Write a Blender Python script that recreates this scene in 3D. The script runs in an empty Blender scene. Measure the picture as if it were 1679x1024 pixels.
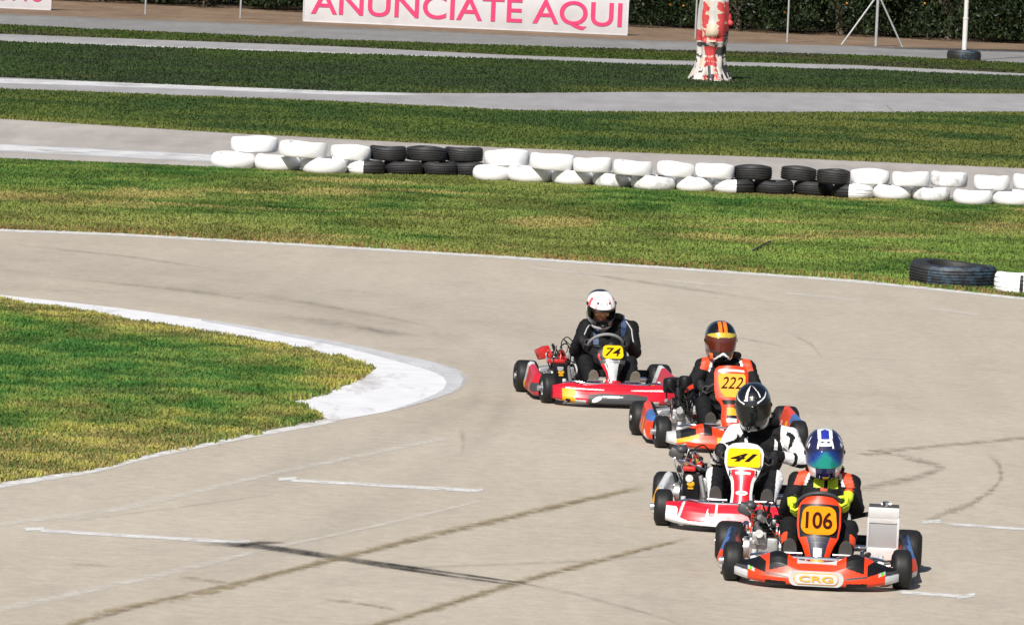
import bpy, bmesh, math, random
import numpy as np
from mathutils import Vector, Matrix, Euler
random.seed(7); rng = np.random.default_rng(11)
C = bpy.context.scene.collection
SC = bpy.context.scene
R = math.radians

# ------------------------------------------------------------------ camera, sky, sun, exposure
PW, PH, FPX = 1679.0, 1024.0, 10000.0
CAM_H, PITCH, ROLL = 4.68, R(4.20), R(2.5)
cr0 = Vector((1, 0, 0)); cf = Vector((0, math.cos(PITCH), -math.sin(PITCH))); cu0 = Vector((0, math.sin(PITCH), math.cos(PITCH)))
cr = cr0 * math.cos(ROLL) + cu0 * math.sin(ROLL)
cu = -cr0 * math.sin(ROLL) + cu0 * math.cos(ROLL)
cam_d = bpy.data.cameras.new('camera'); cam = bpy.data.objects.new('camera', cam_d); C.objects.link(cam)
M = Matrix((cr, cu, -cf)).transposed().to_4x4(); M.translation = Vector((0, 0, CAM_H))
cam.matrix_world = M
cam_d.sensor_width = 36; cam_d.sensor_fit = 'HORIZONTAL'; cam_d.lens = 36 * FPX / PW
cam_d.clip_start = 0.5; cam_d.clip_end = 5000
SC.camera = cam

SUN_EL, SHADOW_AZ = R(41), R(19)          # shadows fall away from the camera and to the right
SUN_STRENGTH, SKY_STRENGTH, EXPOSURE = 4.8, 0.055, 0.45
w = bpy.data.worlds.new('World'); SC.world = w; w.use_nodes = True
nt = w.node_tree; bg = nt.nodes['Background']
sky = nt.nodes.new('ShaderNodeTexSky'); sky.sky_type = 'NISHITA'; sky.sun_disc = False
sky.sun_elevation = SUN_EL; sky.sun_rotation = math.pi + SHADOW_AZ
sky.air_density = 1.0; sky.dust_density = 1.5
nt.links.new(sky.outputs[0], bg.inputs[0]); bg.inputs[1].default_value = SKY_STRENGTH
sd = bpy.data.lights.new('sun', 'SUN'); sun = bpy.data.objects.new('sun', sd); C.objects.link(sun)
sd.energy = SUN_STRENGTH; sd.angle = R(0.5); sd.color = (1.0, 0.955, 0.88)
sdir = Vector((math.sin(SHADOW_AZ) * math.cos(SUN_EL), math.cos(SHADOW_AZ) * math.cos(SUN_EL), -math.sin(SUN_EL)))
sun.rotation_euler = sdir.to_track_quat('-Z', 'Y').to_euler(); sun.location = (-20, -40, 60)
vs = SC.view_settings; vs.view_transform = 'Standard'; vs.look = 'None'; vs.gamma = 1; vs.exposure = EXPOSURE
SC.cycles.max_bounces = 6; SC.cycles.transparent_max_bounces = 12

# ------------------------------------------------------------------ photo pixel -> ground point
def at(px, py, z=0.0):
    d = cf * FPX + cr * (px - PW / 2) - cu * (py - PH / 2)
    t = (z - CAM_H) / d.z
    return Vector((d.x * t, d.y * t, z))
def at_np(px, py):
    px = np.asarray(px, float); py = np.asarray(py, float)
    d = np.array(cf)[None] * FPX + np.array(cr)[None] * (px - PW / 2)[:, None] - np.array(cu)[None] * (py - PH / 2)[:, None]
    t = -CAM_H / d[:, 2]
    return d[:, :2] * t[:, None]
def to_px(P):
    v = P - np.array([0, 0, CAM_H])
    dz = v @ np.array(cf)
    return PW / 2 + FPX * (v @ np.array(cr)) / dz, PH / 2 - FPX * (v @ np.array(cu)) / dz

# ------------------------------------------------------------------ materials
MATS = {}
def pm(name, col, rough=.5, metal=0., coat=0., var=.12, scale=30., bump=0., dirt=0., dirt_col=(.25, .21, .16), spec=.5, dscale=6., trans=0.):
    """principled material with mottled colour, uneven gloss, optional dust"""
    if name in MATS: return MATS[name]
    m = bpy.data.materials.new(name); m.use_nodes = True; t = m.node_tree; N = t.nodes; L = t.links
    b = N['Principled BSDF']; b.inputs['Metallic'].default_value = metal
    b.inputs['Coat Weight'].default_value = coat; b.inputs['Coat Roughness'].default_value = .08
    b.inputs['Specular IOR Level'].default_value = spec
    b.inputs['Transmission Weight'].default_value = trans
    tc = N.new('ShaderNodeTexCoord')
    n1 = N.new('ShaderNodeTexNoise'); n1.inputs['Scale'].default_value = scale; n1.inputs['Detail'].default_value = 4
    L.new(tc.outputs['Object'], n1.inputs['Vector'])
    mx = N.new('ShaderNodeMix'); mx.data_type = 'RGBA'
    mx.inputs['A'].default_value = tuple(c * (1 - var) for c in col) + (1,)
    mx.inputs['B'].default_value = tuple(min(1, c * (1 + var)) for c in col) + (1,)
    L.new(n1.outputs['Fac'], mx.inputs['Factor'])
    out = mx.outputs['Result']
    if dirt > 0:
        n2 = N.new('ShaderNodeTexNoise'); n2.inputs['Scale'].default_value = dscale; n2.inputs['Detail'].default_value = 6; n2.inputs['Roughness'].default_value = .65
        L.new(tc.outputs['Object'], n2.inputs['Vector'])
        mr = N.new('ShaderNodeMapRange'); mr.inputs['From Min'].default_value = .45; mr.inputs['From Max'].default_value = .8
        mr.inputs['To Max'].default_value = dirt; L.new(n2.outputs['Fac'], mr.inputs['Value'])
        m2 = N.new('ShaderNodeMix'); m2.data_type = 'RGBA'; m2.inputs['B'].default_value = tuple(dirt_col) + (1,)
        L.new(mr.outputs['Result'], m2.inputs['Factor']); L.new(out, m2.inputs['A']); out = m2.outputs['Result']
    L.new(out, b.inputs['Base Color'])
    mr2 = N.new('ShaderNodeMapRange'); mr2.inputs['To Min'].default_value = max(.02, rough - .08); mr2.inputs['To Max'].default_value = min(1, rough + .1)
    L.new(n1.outputs['Fac'], mr2.inputs['Value']); L.new(mr2.outputs['Result'], b.inputs['Roughness'])
    if bump > 0:
        bp = N.new('ShaderNodeBump'); bp.inputs['Strength'].default_value = bump; bp.inputs['Distance'].default_value = .01
        L.new(n1.outputs['Fac'], bp.inputs['Height']); L.new(bp.outputs['Normal'], b.inputs['Normal'])
    MATS[name] = m; return m

def asphalt(name, a, b_, speck=.18, blot=.5, streak=.25):
    m = bpy.data.materials.new(name); m.use_nodes = True; t = m.node_tree; N = t.nodes; L = t.links
    b = N['Principled BSDF']; b.inputs['Roughness'].default_value = .88; b.inputs['Specular IOR Level'].default_value = .25
    tc = N.new('ShaderNodeTexCoord')
    def noise(scale, detail, vec=None, rough=.6):
        n = N.new('ShaderNodeTexNoise'); n.inputs['Scale'].default_value = scale; n.inputs['Detail'].default_value = detail; n.inputs['Roughness'].default_value = rough
        L.new(vec or tc.outputs['Object'], n.inputs['Vector']); return n.outputs['Fac']
    def mr(src, a0, a1, b0, b1):
        n = N.new('ShaderNodeMapRange'); n.inputs['From Min'].default_value = a0; n.inputs['From Max'].default_value = a1
        n.inputs['To Min'].default_value = b0; n.inputs['To Max'].default_value = b1; L.new(src, n.inputs['Value']); return n.outputs['Result']
    mix = N.new('ShaderNodeMix'); mix.data_type = 'RGBA'; mix.inputs['A'].default_value = tuple(a) + (1,); mix.inputs['B'].default_value = tuple(b_) + (1,)
    L.new(mr(noise(blot, 5), .32, .68, 0, 1), mix.inputs['Factor'])
    mp = N.new('ShaderNodeMapping'); mp.inputs['Rotation'].default_value = (0, 0, R(-28)); mp.inputs['Scale'].default_value = (.9, .12, 1)
    L.new(tc.outputs['Object'], mp.inputs['Vector'])
    st = mr(noise(2.2, 4, mp.outputs['Vector']), .35, .7, 1.0 + streak * .35, 1.0 - streak)
    sp = mr(noise(7, 9, rough=.88), .3, .7, 1 - speck, 1 + speck)
    # scattered dark pits, stains and pale stones
    vo = N.new('ShaderNodeTexVoronoi'); vo.inputs['Scale'].default_value = 5.5; L.new(tc.outputs['Object'], vo.inputs['Vector'])
    pit = mr(vo.outputs['Distance'], .02, .09, .72, 1.0)
    sn = mr(noise(.8, 8, rough=.75), .52, .78, 1.0, .84)
    def mul(x, y):
        n = N.new('ShaderNodeMath'); n.operation = 'MULTIPLY'; L.new(x, n.inputs[0]); L.new(y, n.inputs[1]); return n.outputs[0]
    f = mul(mul(st, sp), mul(pit, sn))
    vm = N.new('ShaderNodeVectorMath'); vm.operation = 'SCALE'; L.new(mix.outputs['Result'], vm.inputs[0]); L.new(f, vm.inputs['Scale'])
    L.new(vm.outputs[0], b.inputs['Base Color'])
    bp = N.new('ShaderNodeBump'); bp.inputs['Strength'].default_value = .35; bp.inputs['Distance'].default_value = .006
    L.new(noise(90, 3), bp.inputs['Height']); L.new(bp.outputs['Normal'], b.inputs['Normal'])
    return m

def worn(name, col, thresh=.5, soft=.12, scale=3., opac=1., rough=.8, stretch=(1, 1, 1), col2=None, edge=True):
    """thin mark on the ground, worn away in patches"""
    m = bpy.data.materials.new(name); m.use_nodes = True; t = m.node_tree; N = t.nodes; L = t.links
    b = N['Principled BSDF']; b.inputs['Roughness'].default_value = rough; b.inputs['Specular IOR Level'].default_value = .2
    tc = N.new('ShaderNodeTexCoord'); mp = N.new('ShaderNodeMapping'); mp.inputs['Scale'].default_value = stretch
    L.new(tc.outputs['Object'], mp.inputs['Vector'])
    n = N.new('ShaderNodeTexNoise'); n.inputs['Scale'].default_value = scale; n.inputs['Detail'].default_value = 8; n.inputs['Roughness'].default_value = .7
    L.new(mp.outputs['Vector'], n.inputs['Vector'])
    n2 = N.new('ShaderNodeTexNoise'); n2.inputs['Scale'].default_value = scale * 2.3; n2.inputs['Detail'].default_value = 4; L.new(tc.outputs['Object'], n2.inputs['Vector'])
    mx = N.new('ShaderNodeMix'); mx.data_type = 'RGBA'; c2 = col2 or tuple(c * .8 for c in col)
    mx.inputs['A'].default_value = tuple(col) + (1,); mx.inputs['B'].default_value = tuple(c2) + (1,)
    m3 = N.new('ShaderNodeMapRange'); m3.inputs['From Min'].default_value = .35; m3.inputs['From Max'].default_value = .65; L.new(n2.outputs['Fac'], m3.inputs['Value'])
    L.new(m3.outputs['Result'], mx.inputs['Factor']); L.new(mx.outputs['Result'], b.inputs['Base Color'])
    mr = N.new('ShaderNodeMapRange'); mr.inputs['From Min'].default_value = thresh - soft; mr.inputs['From Max'].default_value = thresh + soft
    mr.inputs['To Min'].default_value = opac; mr.inputs['To Max'].default_value = 0.
    L.new(n.outputs['Fac'], mr.inputs['Value']); al = mr.outputs['Result']
    if edge:
        at_ = N.new('ShaderNodeAttribute'); at_.attribute_name = 'cover'; mm = N.new('ShaderNodeMath'); mm.operation = 'MULTIPLY'
        L.new(al, mm.inputs[0]); L.new(at_.outputs['Fac'], mm.inputs[1]); al = mm.outputs[0]
    L.new(al, b.inputs['Alpha'])
    return m

def attr_mat(name, rough=.75, attr='tint', transl=.25):
    m = bpy.data.materials.new(name); m.use_nodes = True; t = m.node_tree; N = t.nodes; L = t.links
    b = N['Principled BSDF']; b.inputs['Roughness'].default_value = rough; b.inputs['Specular IOR Level'].default_value = .2
    a = N.new('ShaderNodeAttribute'); a.attribute_name = attr
    tc = N.new('ShaderNodeTexCoord'); n = N.new('ShaderNodeTexNoise'); n.inputs['Scale'].default_value = 9; n.inputs['Detail'].default_value = 3
    L.new(tc.outputs['Object'], n.inputs['Vector'])
    mr = N.new('ShaderNodeMapRange'); mr.inputs['To Min'].default_value = .7; mr.inputs['To Max'].default_value = 1.3; L.new(n.outputs['Fac'], mr.inputs['Value'])
    vm = N.new('ShaderNodeVectorMath'); vm.operation = 'SCALE'; L.new(a.outputs['Color'], vm.inputs[0]); L.new(mr.outputs['Result'], vm.inputs['Scale'])
    L.new(vm.outputs[0], b.inputs['Base Color'])
    tr = N.new('ShaderNodeBsdfTranslucent'); L.new(vm.outputs[0], tr.inputs['Color'])
    ms = N.new('ShaderNodeMixShader'); ms.inputs[0].default_value = transl
    L.new(b.outputs[0], ms.inputs[1]); L.new(tr.outputs[0], ms.inputs[2]); L.new(ms.outputs[0], N['Material Output'].inputs['Surface'])
    return m

# ------------------------------------------------------------------ mesh helpers
def tag(o, label=None, cat=None, group=None, kind=None):
    if label: o['label'] = label
    if cat: o['category'] = cat
    if group: o['group'] = group
    if kind: o['kind'] = kind
    return o
def empty(name, loc, rz=0.):
    o = bpy.data.objects.new(name, None); C.objects.link(o); o.location = loc; o.rotation_euler = (0, 0, rz)
    o.empty_display_size = .2; return o

class MB:
    def __init__(s): s.v = []; s.f = []; s.m = []
    def add(s, vs, fs, mat=0):
        n = len(s.v); s.v.extend([tuple(p) for p in vs])
        for k, f in enumerate(fs):
            s.f.append([i + n for i in f]); s.m.append(mat[k] if isinstance(mat, (list, np.ndarray)) else mat)
        return s
    def grid(s, rings, closed=True, cap=True, mat=0):
        """skin a list of equal-length rings; mat is an index or f(face centre) -> index"""
        n = len(rings[0]); vs = [p for r in rings for p in r]; fs = []
        for i in range(len(rings) - 1):
            for j in range(n if closed else n - 1):
                a = i * n + j; b = i * n + (j + 1) % n
                fs.append((a, b, b + n, a + n))
        if cap and closed:
            fs.append(tuple(range(n - 1, -1, -1))); k = (len(rings) - 1) * n; fs.append(tuple(range(k, k + n)))
        if callable(mat):
            A = np.array([tuple(p) for p in vs]); ml = [mat(A[list(f)].mean(0)) for f in fs]
        else: ml = mat
        return s.add(vs, fs, ml)
    def tube(s, pts, r, n=8, mat=0, closed=False):
        pts = [Vector(p) for p in pts]; rs = r if isinstance(r, (list, tuple)) else [r] * len(pts)
        rings = []; up = None
        for i, p in enumerate(pts):
            if closed: t = pts[(i + 1) % len(pts)] - pts[i - 1]
            else: t = pts[min(i + 1, len(pts) - 1)] - pts[max(i - 1, 0)]
            t.normalize()
            if up is None: up = t.orthogonal().normalized()
            up = (up - t * up.dot(t)).normalized(); sd_ = t.cross(up)
            rings.append([p + (up * math.cos(2 * math.pi * k / n) + sd_ * math.sin(2 * math.pi * k / n)) * rs[i] for k in range(n)])
        if closed:
            rings.append(rings[0]); return s.grid(rings, True, False, mat)
        return s.grid(rings, True, True, mat)
    def cyl(s, p0, p1, r0, r1=None, n=12, mat=0): return s.tube([p0, p1], [r0, r0 if r1 is None else r1], n, mat)
    def lathe(s, prof, c=(0, 0, 0), axis='Z', n=24, mat=0, closed=False):
        """profile of (radius, height)"""
        c = Vector(c); rings = []
        for (r, h) in prof:
            ring = []
            for k in range(n):
                a = 2 * math.pi * k / n; x, y = r * math.cos(a), r * math.sin(a)
                ring.append(c + (Vector((x, y, h)) if axis == 'Z' else Vector((h, x, y)) if axis == 'X' else Vector((y, h, x))))
            rings.append(ring)
        if closed: rings.append(rings[0])
        return s.grid(rings, True, not closed, mat)
    def ball(s, c, r, n=12, mat=0, Rm=None):
        r = (r, r, r) if not hasattr(r, '__len__') else r; c = Vector(c); rings = []
        for i in range(1, n):
            ph = math.pi * i / n; ring = []
            for k in range(2 * n):
                a = math.pi * k / n
                p = Vector((r[0] * math.sin(ph) * math.cos(a), r[1] * math.sin(ph) * math.sin(a), -r[2] * math.cos(ph)))
                ring.append(c + (Rm @ p if Rm else p))
            rings.append(ring)
        return s.grid(rings, True, True, mat)
    def box(s, c, size, Rm=None, mat=0, bev=.0, seg=2):
        bm = bmesh.new(); bmesh.ops.create_cube(bm, size=1)
        for v in bm.verts: v.co = Vector((v.co.x * size[0], v.co.y * size[1], v.co.z * size[2]))
        if bev > 0: bmesh.ops.bevel(bm, geom=bm.edges[:], offset=bev, segments=seg, affect='EDGES', profile=.6)
        c = Vector(c); bm.verts.index_update()
        vs = [c + (Rm @ v.co if Rm else v.co) for v in bm.verts]; fs = [[v.index for v in f.verts] for f in bm.faces]; bm.free()
        return s.add(vs, fs, mat)
    def slab(s, front, thick, mat=0):
        """flat outline (list of 3-D points) given a thickness vector"""
        n = len(front); t = Vector(thick); b = [Vector(p) + t for p in front]
        fs = [tuple(range(n)), tuple(range(2 * n - 1, n - 1, -1))] + [(i, i + n, (i + 1) % n + n, (i + 1) % n) for i in range(n)]
        return s.add([Vector(p) for p in front] + b, fs, mat)
    def build(s, name, mats, parent=None, loc=(0, 0, 0), rot=(0, 0, 0), ang=35):
        me = bpy.data.meshes.new(name); me.from_pydata([tuple(p) for p in s.v], [], s.f)
        return mesh_obj(name, me, mats, s.m, parent, loc, rot, ang)
def mesh_obj(name, me, mats, mi=None, parent=None, loc=(0, 0, 0), rot=(0, 0, 0), ang=35):
    for m in (mats if isinstance(mats, (list, tuple)) else [mats]): me.materials.append(m)
    if mi is not None: me.polygons.foreach_set('material_index', np.array(mi, np.int32))
    if ang:
        bm = bmesh.new(); bm.from_mesh(me); bmesh.ops.recalc_face_normals(bm, faces=bm.faces[:]); bm.to_mesh(me); bm.free()
        me.polygons.foreach_set('use_smooth', np.ones(len(me.polygons), bool)); me.set_sharp_from_angle(angle=R(ang))
    me.update()
    o = bpy.data.objects.new(name, me); C.objects.link(o)
    o.parent = parent; o.location = loc; o.rotation_euler = rot
    return o
def remesh(mb, vox, smooth=4):
    """fuse overlapping closed shells into one continuous skin; returns vertices, faces"""
    me = bpy.data.meshes.new('tmp'); me.from_pydata([tuple(p) for p in mb.v], [], mb.f)
    bm = bmesh.new(); bm.from_mesh(me); bmesh.ops.recalc_face_normals(bm, faces=bm.faces[:]); bm.to_mesh(me); bm.free()
    o = bpy.data.objects.new('tmp', me); C.objects.link(o)
    r = o.modifiers.new('r', 'REMESH'); r.mode = 'VOXEL'; r.voxel_size = vox
    sm = o.modifiers.new('s', 'SMOOTH'); sm.iterations = smooth; sm.factor = .5
    dg = bpy.context.evaluated_depsgraph_get(); e = o.evaluated_get(dg); m2 = e.to_mesh()
    V = np.array([v.co[:] for v in m2.vertices]); F = [tuple(p.vertices) for p in m2.polygons]
    e.to_mesh_clear(); bpy.data.objects.remove(o); bpy.data.meshes.remove(me)
    return V, F
_txt = {}
def text_mesh(body, size=1., bold=0., shear=0., extrude=.0, sx=1.):
    """lettering as mesh data centred on its origin, in the XY plane"""
    cu_ = bpy.data.curves.new('txt', 'FONT'); cu_.body = body; cu_.size = size; cu_.offset = bold; cu_.shear = shear; cu_.extrude = extrude
    cu_.align_x = 'CENTER'; cu_.align_y = 'CENTER'; cu_.resolution_u = 6
    o = bpy.data.objects.new('txt', cu_); C.objects.link(o)
    dg = bpy.context.evaluated_depsgraph_get(); me = bpy.data.meshes.new_from_object(o.evaluated_get(dg), depsgraph=dg)
    bpy.data.objects.remove(o); bpy.data.curves.remove(cu_)
    co = np.empty(len(me.vertices) * 3); me.vertices.foreach_get('co', co); co = co.reshape(-1, 3)
    co[:, 0] -= (co[:, 0].min() + co[:, 0].max()) / 2; co[:, 1] -= (co[:, 1].min() + co[:, 1].max()) / 2
    co[:, 0] *= sx; me.vertices.foreach_set('co', co.ravel()); return me
# ------------------------------------------------------------------ the ground and the tracks
def curve(pts):
    xs = np.array([p[0] for p in pts], float); ys = np.array([p[1] for p in pts], float)
    s0 = (ys[1] - ys[0]) / (xs[1] - xs[0]); s1 = (ys[-1] - ys[-2]) / (xs[-1] - xs[-2])
    def f(x):
        x = np.asarray(x, float); y = np.interp(x, xs, ys)
        y = np.where(x < xs[0], ys[0] + (x - xs[0]) * s0, y); return np.where(x > xs[-1], ys[-1] + (x - xs[-1]) * s1, y)
    return f
k_dirt = curve([(0, 23), (560, 45), (1040, 66), (1400, 76), (1679, 84)])
k_t1 = curve([(0, 43), (560, 68), (840, 77), (1040, 83), (1400, 92), (1679, 106)])
k_va = curve([(0, 56), (560, 77), (840, 91), (1040, 98), (1400, 107), (1679, 121)])
k_t2 = curve([(0, 71), (560, 91), (840, 100), (1040, 108), (1400, 117), (1679, 128)])
k_b = curve([(0, 127), (250, 138), (560, 150), (700, 153), (840, 153), (1040, 151), (1300, 152), (1679, 154)])
k_t3 = curve([(0, 148), (200, 156), (560, 170), (840, 184), (1040, 187), (1679, 187)])
k_c = curve([(0, 195), (370, 218), (560, 228), (840, 243), (1260, 258), (1679, 276)])
k_t4 = curve([(0, 262), (345, 276), (590, 284), (785, 291), (1010, 302), (1210, 313), (1400, 323), (1679, 336)])
k_d = curve([(0, 375), (200, 382), (560, 403), (840, 420), (1100, 437), (1400, 458), (1679, 487)])
XL, XR = -900, 2150
XS = np.linspace(XL, XR, 85)
def band(top, bot, z, xs=XS, e0=0, e1=0):
    a = at_np(xs, top(xs) - e0); b = at_np(xs, bot(xs) + e1)
    mb = MB(); n = len(xs)
    mb.add([(p[0], p[1], z) for p in a] + [(p[0], p[1], z) for p in b], [(i, i + 1, n + i + 1, n + i) for i in range(n - 1)])
    return mb
def pxpoly(pts, z):
    return [tuple(at(px, py)[:2]) + (z,) for px, py in pts]
def structure(mb, name, m): return tag(mb.build(name, m, ang=0), kind='structure')

m_soil = asphalt('dry_soil', (.15, .10, .065), (.235, .165, .11), speck=.35, blot=.7, streak=.15)
m_main = asphalt('track_asphalt', (.388, .340, .279), (.428, .380, .318), speck=.21, blot=.16, streak=.06)
m_pale = asphalt('pale_asphalt', (.335, .305, .285), (.385, .355, .33), speck=.14, blot=.3, streak=.15)
m_grey = asphalt('grey_asphalt', (.27, .262, .268), (.325, .315, .32), speck=.14, blot=.3, streak=.12)
m_dark = asphalt('dark_asphalt', (.19, .187, .185), (.24, .235, .23), speck=.18, blot=.4, streak=.12)
m_turf = asphalt('turf_soil', (.13, .13, .05), (.25, .20, .10), speck=.4, blot=.9, streak=.1)

g = MB(); gx = np.linspace(-900, 900, 13)
g.add([(x, y, 0) for y in np.linspace(-300, 1500, 13) for x in gx], [(j * 13 + i, j * 13 + i + 1, j * 13 + i + 14, j * 13 + i + 13) for j in range(12) for i in range(12)])
structure(g, 'ground', m_soil)
structure(band(k_dirt, k_t1, .004, e1=2), 'far_service_road', m_dark)
structure(band(k_va, k_t2, .004, e0=2, e1=3), 'far_track', m_grey)
structure(band(k_b, k_t3, .004, e0=4, e1=4), 'middle_track', m_grey)
structure(band(k_c, k_t4, .004, e0=6, e1=3), 'inner_track', m_pale)
mt = MB(); top = at_np(XS, k_d(XS) - 8); n = len(XS)
low = at_np(XS, np.full(n, 1500.)); near = np.stack([np.linspace(-16, 16, n), np.full(n, 9.)], 1)
mt.add([(p[0], p[1], .004) for p in top] + [(p[0], p[1], .004) for p in low] + [(p[0], p[1], .004) for p in near],
       [(r * n + i, r * n + i + 1, r * n + n + i + 1, r * n + n + i) for r in range(2) for i in range(n - 1)])
structure(mt, 'race_track', m_main)
structure(band(k_t1, k_va, .008), 'far_verge', m_turf)
structure(band(k_t2, k_b, .008), 'far_turf', m_turf)
structure(band(k_t3, k_c, .008), 'middle_turf', m_turf)
structure(band(k_t4, k_d, .008), 'near_turf', m_turf)
INF_TOP = [(-420, 450), (-150, 477), (0, 492), (130, 513), (300, 541), (430, 561), (520, 580), (590, 597), (608, 604)]
INF_LOW = [(611, 609), (592, 622), (545, 641), (479, 660), (530, 687), (400, 714), (240, 746), (160, 768), (0, 791), (-150, 822), (-420, 885)]
INF = INF_TOP + INF_LOW
mb = MB(); mb.add(pxpoly(INF, .008), [tuple(range(len(INF)))]); structure(mb, 'infield_turf', m_turf)

# ------------------------------------------------------------------ painted kerbs, lines, skid marks and cracks
m_kerb = worn('kerb_paint', (.67, .67, .69), thresh=.70, soft=.14, scale=1.8, rough=.7, stretch=(1, .25, 1), col2=(.60, .60, .62), edge=False)
m_kerb_grey = worn('scuffed_kerb_paint', (.58, .58, .60), thresh=.52, soft=.3, scale=3.2, rough=.7, stretch=(1, .3, 1), col2=(.47, .47, .485), edge=False)
m_line = worn('worn_line_paint', (.68, .67, .66), thresh=.61, soft=.14, scale=7, opac=.95, rough=.7)
m_kerb2 = worn('weathered_kerb_paint', (.60, .60, .61), thresh=.62, soft=.14, scale=1.2, rough=.7, col2=(.50, .50, .51))
m_faint = worn('faint_line_paint', (.72, .69, .64), thresh=.54, soft=.16, scale=5, opac=.6, rough=.8)
m_skid_shade = worn('skid_rubber_and_shade', (.022, .021, .021), thresh=.58, soft=.25, scale=8, opac=.78, rough=.7, stretch=(1, .3, 1))
m_skid_soft = worn('faint_skid_rubber', (.08, .075, .07), thresh=.52, soft=.18, scale=5, opac=.22, rough=.8, stretch=(1, .3, 1))
m_crack = worn('crack_weeds', (.37, .30, .14), thresh=.53, soft=.16, scale=7, opac=.72, rough=.9, col2=(.26, .20, .115))
m_crackd_shade = worn('crack_dirt_and_shade', (.20, .165, .13), thresh=.49, soft=.14, scale=7, opac=.6, rough=.9, col2=(.28, .23, .175))
def smooth_path(pts, n):
    P = np.array(pts, float); d = np.r_[0, np.cumsum(np.hypot(*np.diff(P[:, :2], axis=0).T))]; t = np.linspace(0, d[-1], n)
    Q = np.stack([np.interp(t, d, P[:, k]) for k in range(P.shape[1])], 1)
    for _ in range(max(1, n // 24)): Q[1:-1] = (Q[:-2] + 2 * Q[1:-1] + Q[2:]) / 4
    return Q
STRIPS = 0
SOFT = {'rubbered_line': .5, 'skid_rubber_and_shade': .22, 'faint_skid_rubber': .4, 'crack_weeds': .35, 'crack_dirt_and_shade': .4, 'faint_line_paint': .3}
SOFTEND = {'rubbered_line': .1, 'skid_rubber_and_shade': .2, 'faint_skid_rubber': .3, 'crack_weeds': .08, 'crack_dirt_and_shade': .12}
def strip(name, pts, m, z=.008, n=40, jit=.0):
    """pts: photo (x, y, thickness px): laid out on the ground as a ribbon"""
    global STRIPS
    STRIPS += 1; z = .0058 + STRIPS * .00007 + (z - .008) * .12
    Q = smooth_path(pts, n); t = np.gradient(Q[:, :2], axis=0); t /= np.linalg.norm(t, axis=1)[:, None]
    nn = np.stack([-t[:, 1], t[:, 0]], 1); wv = Q[:, 2] * (1 + jit * rng.normal(size=n))
    off = jit * 1.6 * rng.normal(size=n)
    mb = MB(); vs = []; cv = []; soft = SOFT.get(m.name, .18); end = np.minimum(1, np.minimum(np.arange(n), np.arange(n)[::-1]) / (n * SOFTEND.get(m.name, .01)))
    for q, k in ((-.5 - soft, 0), (-.5 + soft, 1), (.5 - soft, 1), (.5 + soft, 0)):
        vs += [(p[0], p[1], z) for p in at_np(*(Q[:, :2] + nn * (wv * q + off)[:, None]).T)]; cv += list(k * end)
    mb.add(vs, [(r * n + i, r * n + i + 1, r * n + n + i + 1, r * n + n + i) for r in range(3) for i in range(n - 1)])
    o = structure(mb, name, m); ca = o.data.color_attributes.new('cover', 'FLOAT_COLOR', 'POINT'); ca.data.foreach_set('color', np.repeat(np.array(cv), 4)); return o
def patch(name, pts, m, z):
    mb = MB(); mb.add(pxpoly(pts, z), [tuple(range(len(pts)))]); return structure(mb, name, m)
KERB_OUT = smooth_path([(-420, 440), (0, 484), (200, 506), (400, 534), (560, 562), (660, 583), (718, 595), (756, 608), (775, 621), (764, 637), (712, 655), (640, 675), (545, 691)], 60)
KERB_IN = [(478, 660), (545, 641), (592, 622), (611, 609), (608, 603), (590, 596), (520, 578), (430, 559), (300, 539), (130, 511), (0, 490), (-420, 448)]
patch('white_kerb', [tuple(p) for p in KERB_OUT] + KERB_IN, m_kerb, .0062)
ko = smooth_path([(330, 523), (400, 534), (560, 562), (660, 583), (718, 595), (756, 608), (775, 621), (764, 637), (712, 655), (650, 673)], 40)
ki = smooth_path([(330, 527), (400, 539), (560, 569), (640, 590), (688, 603), (722, 614), (737, 625), (730, 639), (692, 656), (640, 673)], 40)
patch('scuffed_kerb_edge', [tuple(p) for p in ko] + [tuple(p) for p in ki[::-1]], m_kerb_grey, .0070)
strip('track_edge_line', [(560, 688, 7), (400, 717, 7), (240, 749, 8), (160, 771, 8), (0, 796, 9), (-420, 892, 10)], m_line, z=.012, n=50)
strip('track_edge_line', [(x, float(k_d(x)) + 2.5, 5.5) for x in np.linspace(-420, 2100, 60)], m_line, z=.012, n=120)
strip('white_kerb', [(-420, 222, 12), (0, 242, 12), (350, 260, 13), (420, 266, 11)], m_kerb2, n=30)
strip('white_kerb', [(-420, 120, 8), (0, 133, 8), (250, 141, 8), (560, 153, 7), (700, 156, 2)], m_kerb2, n=40)
strip('white_kerb', [(-420, 54, 4), (0, 69, 4), (400, 83, 4), (840, 98, 3)], m_line, n=30)
m_rubber = worn('rubbered_line', (.12, .115, .11), thresh=.56, soft=.3, scale=1.5, opac=.10, rough=.85, stretch=(1, .3, 1))
strip('rubbered_line', [(-420, 392, 34), (0, 424, 34), (400, 462, 40), (800, 520, 60), (1080, 610, 80), (1190, 760, 110), (1130, 920, 130), (1000, 1100, 140)], m_rubber, n=60)
strip('rubbered_line', [(-200, 452, 12), (200, 486, 14), (480, 527, 18), (700, 570, 22), (800, 615, 26), (780, 670, 24), (620, 730, 26), (300, 830, 30)], m_rubber, n=60)
strip('rubbered_line', [(-420, 420, 12), (100, 450, 14), (500, 500, 18), (760, 560, 22), (850, 620, 26), (800, 720, 30), (560, 860, 40), (200, 1010, 50)], m_rubber, n=60)
strip('rubbered_line', [(420, 515, 8), (560, 533, 10), (690, 556, 8)], m_skid_soft, n=30)
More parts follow.
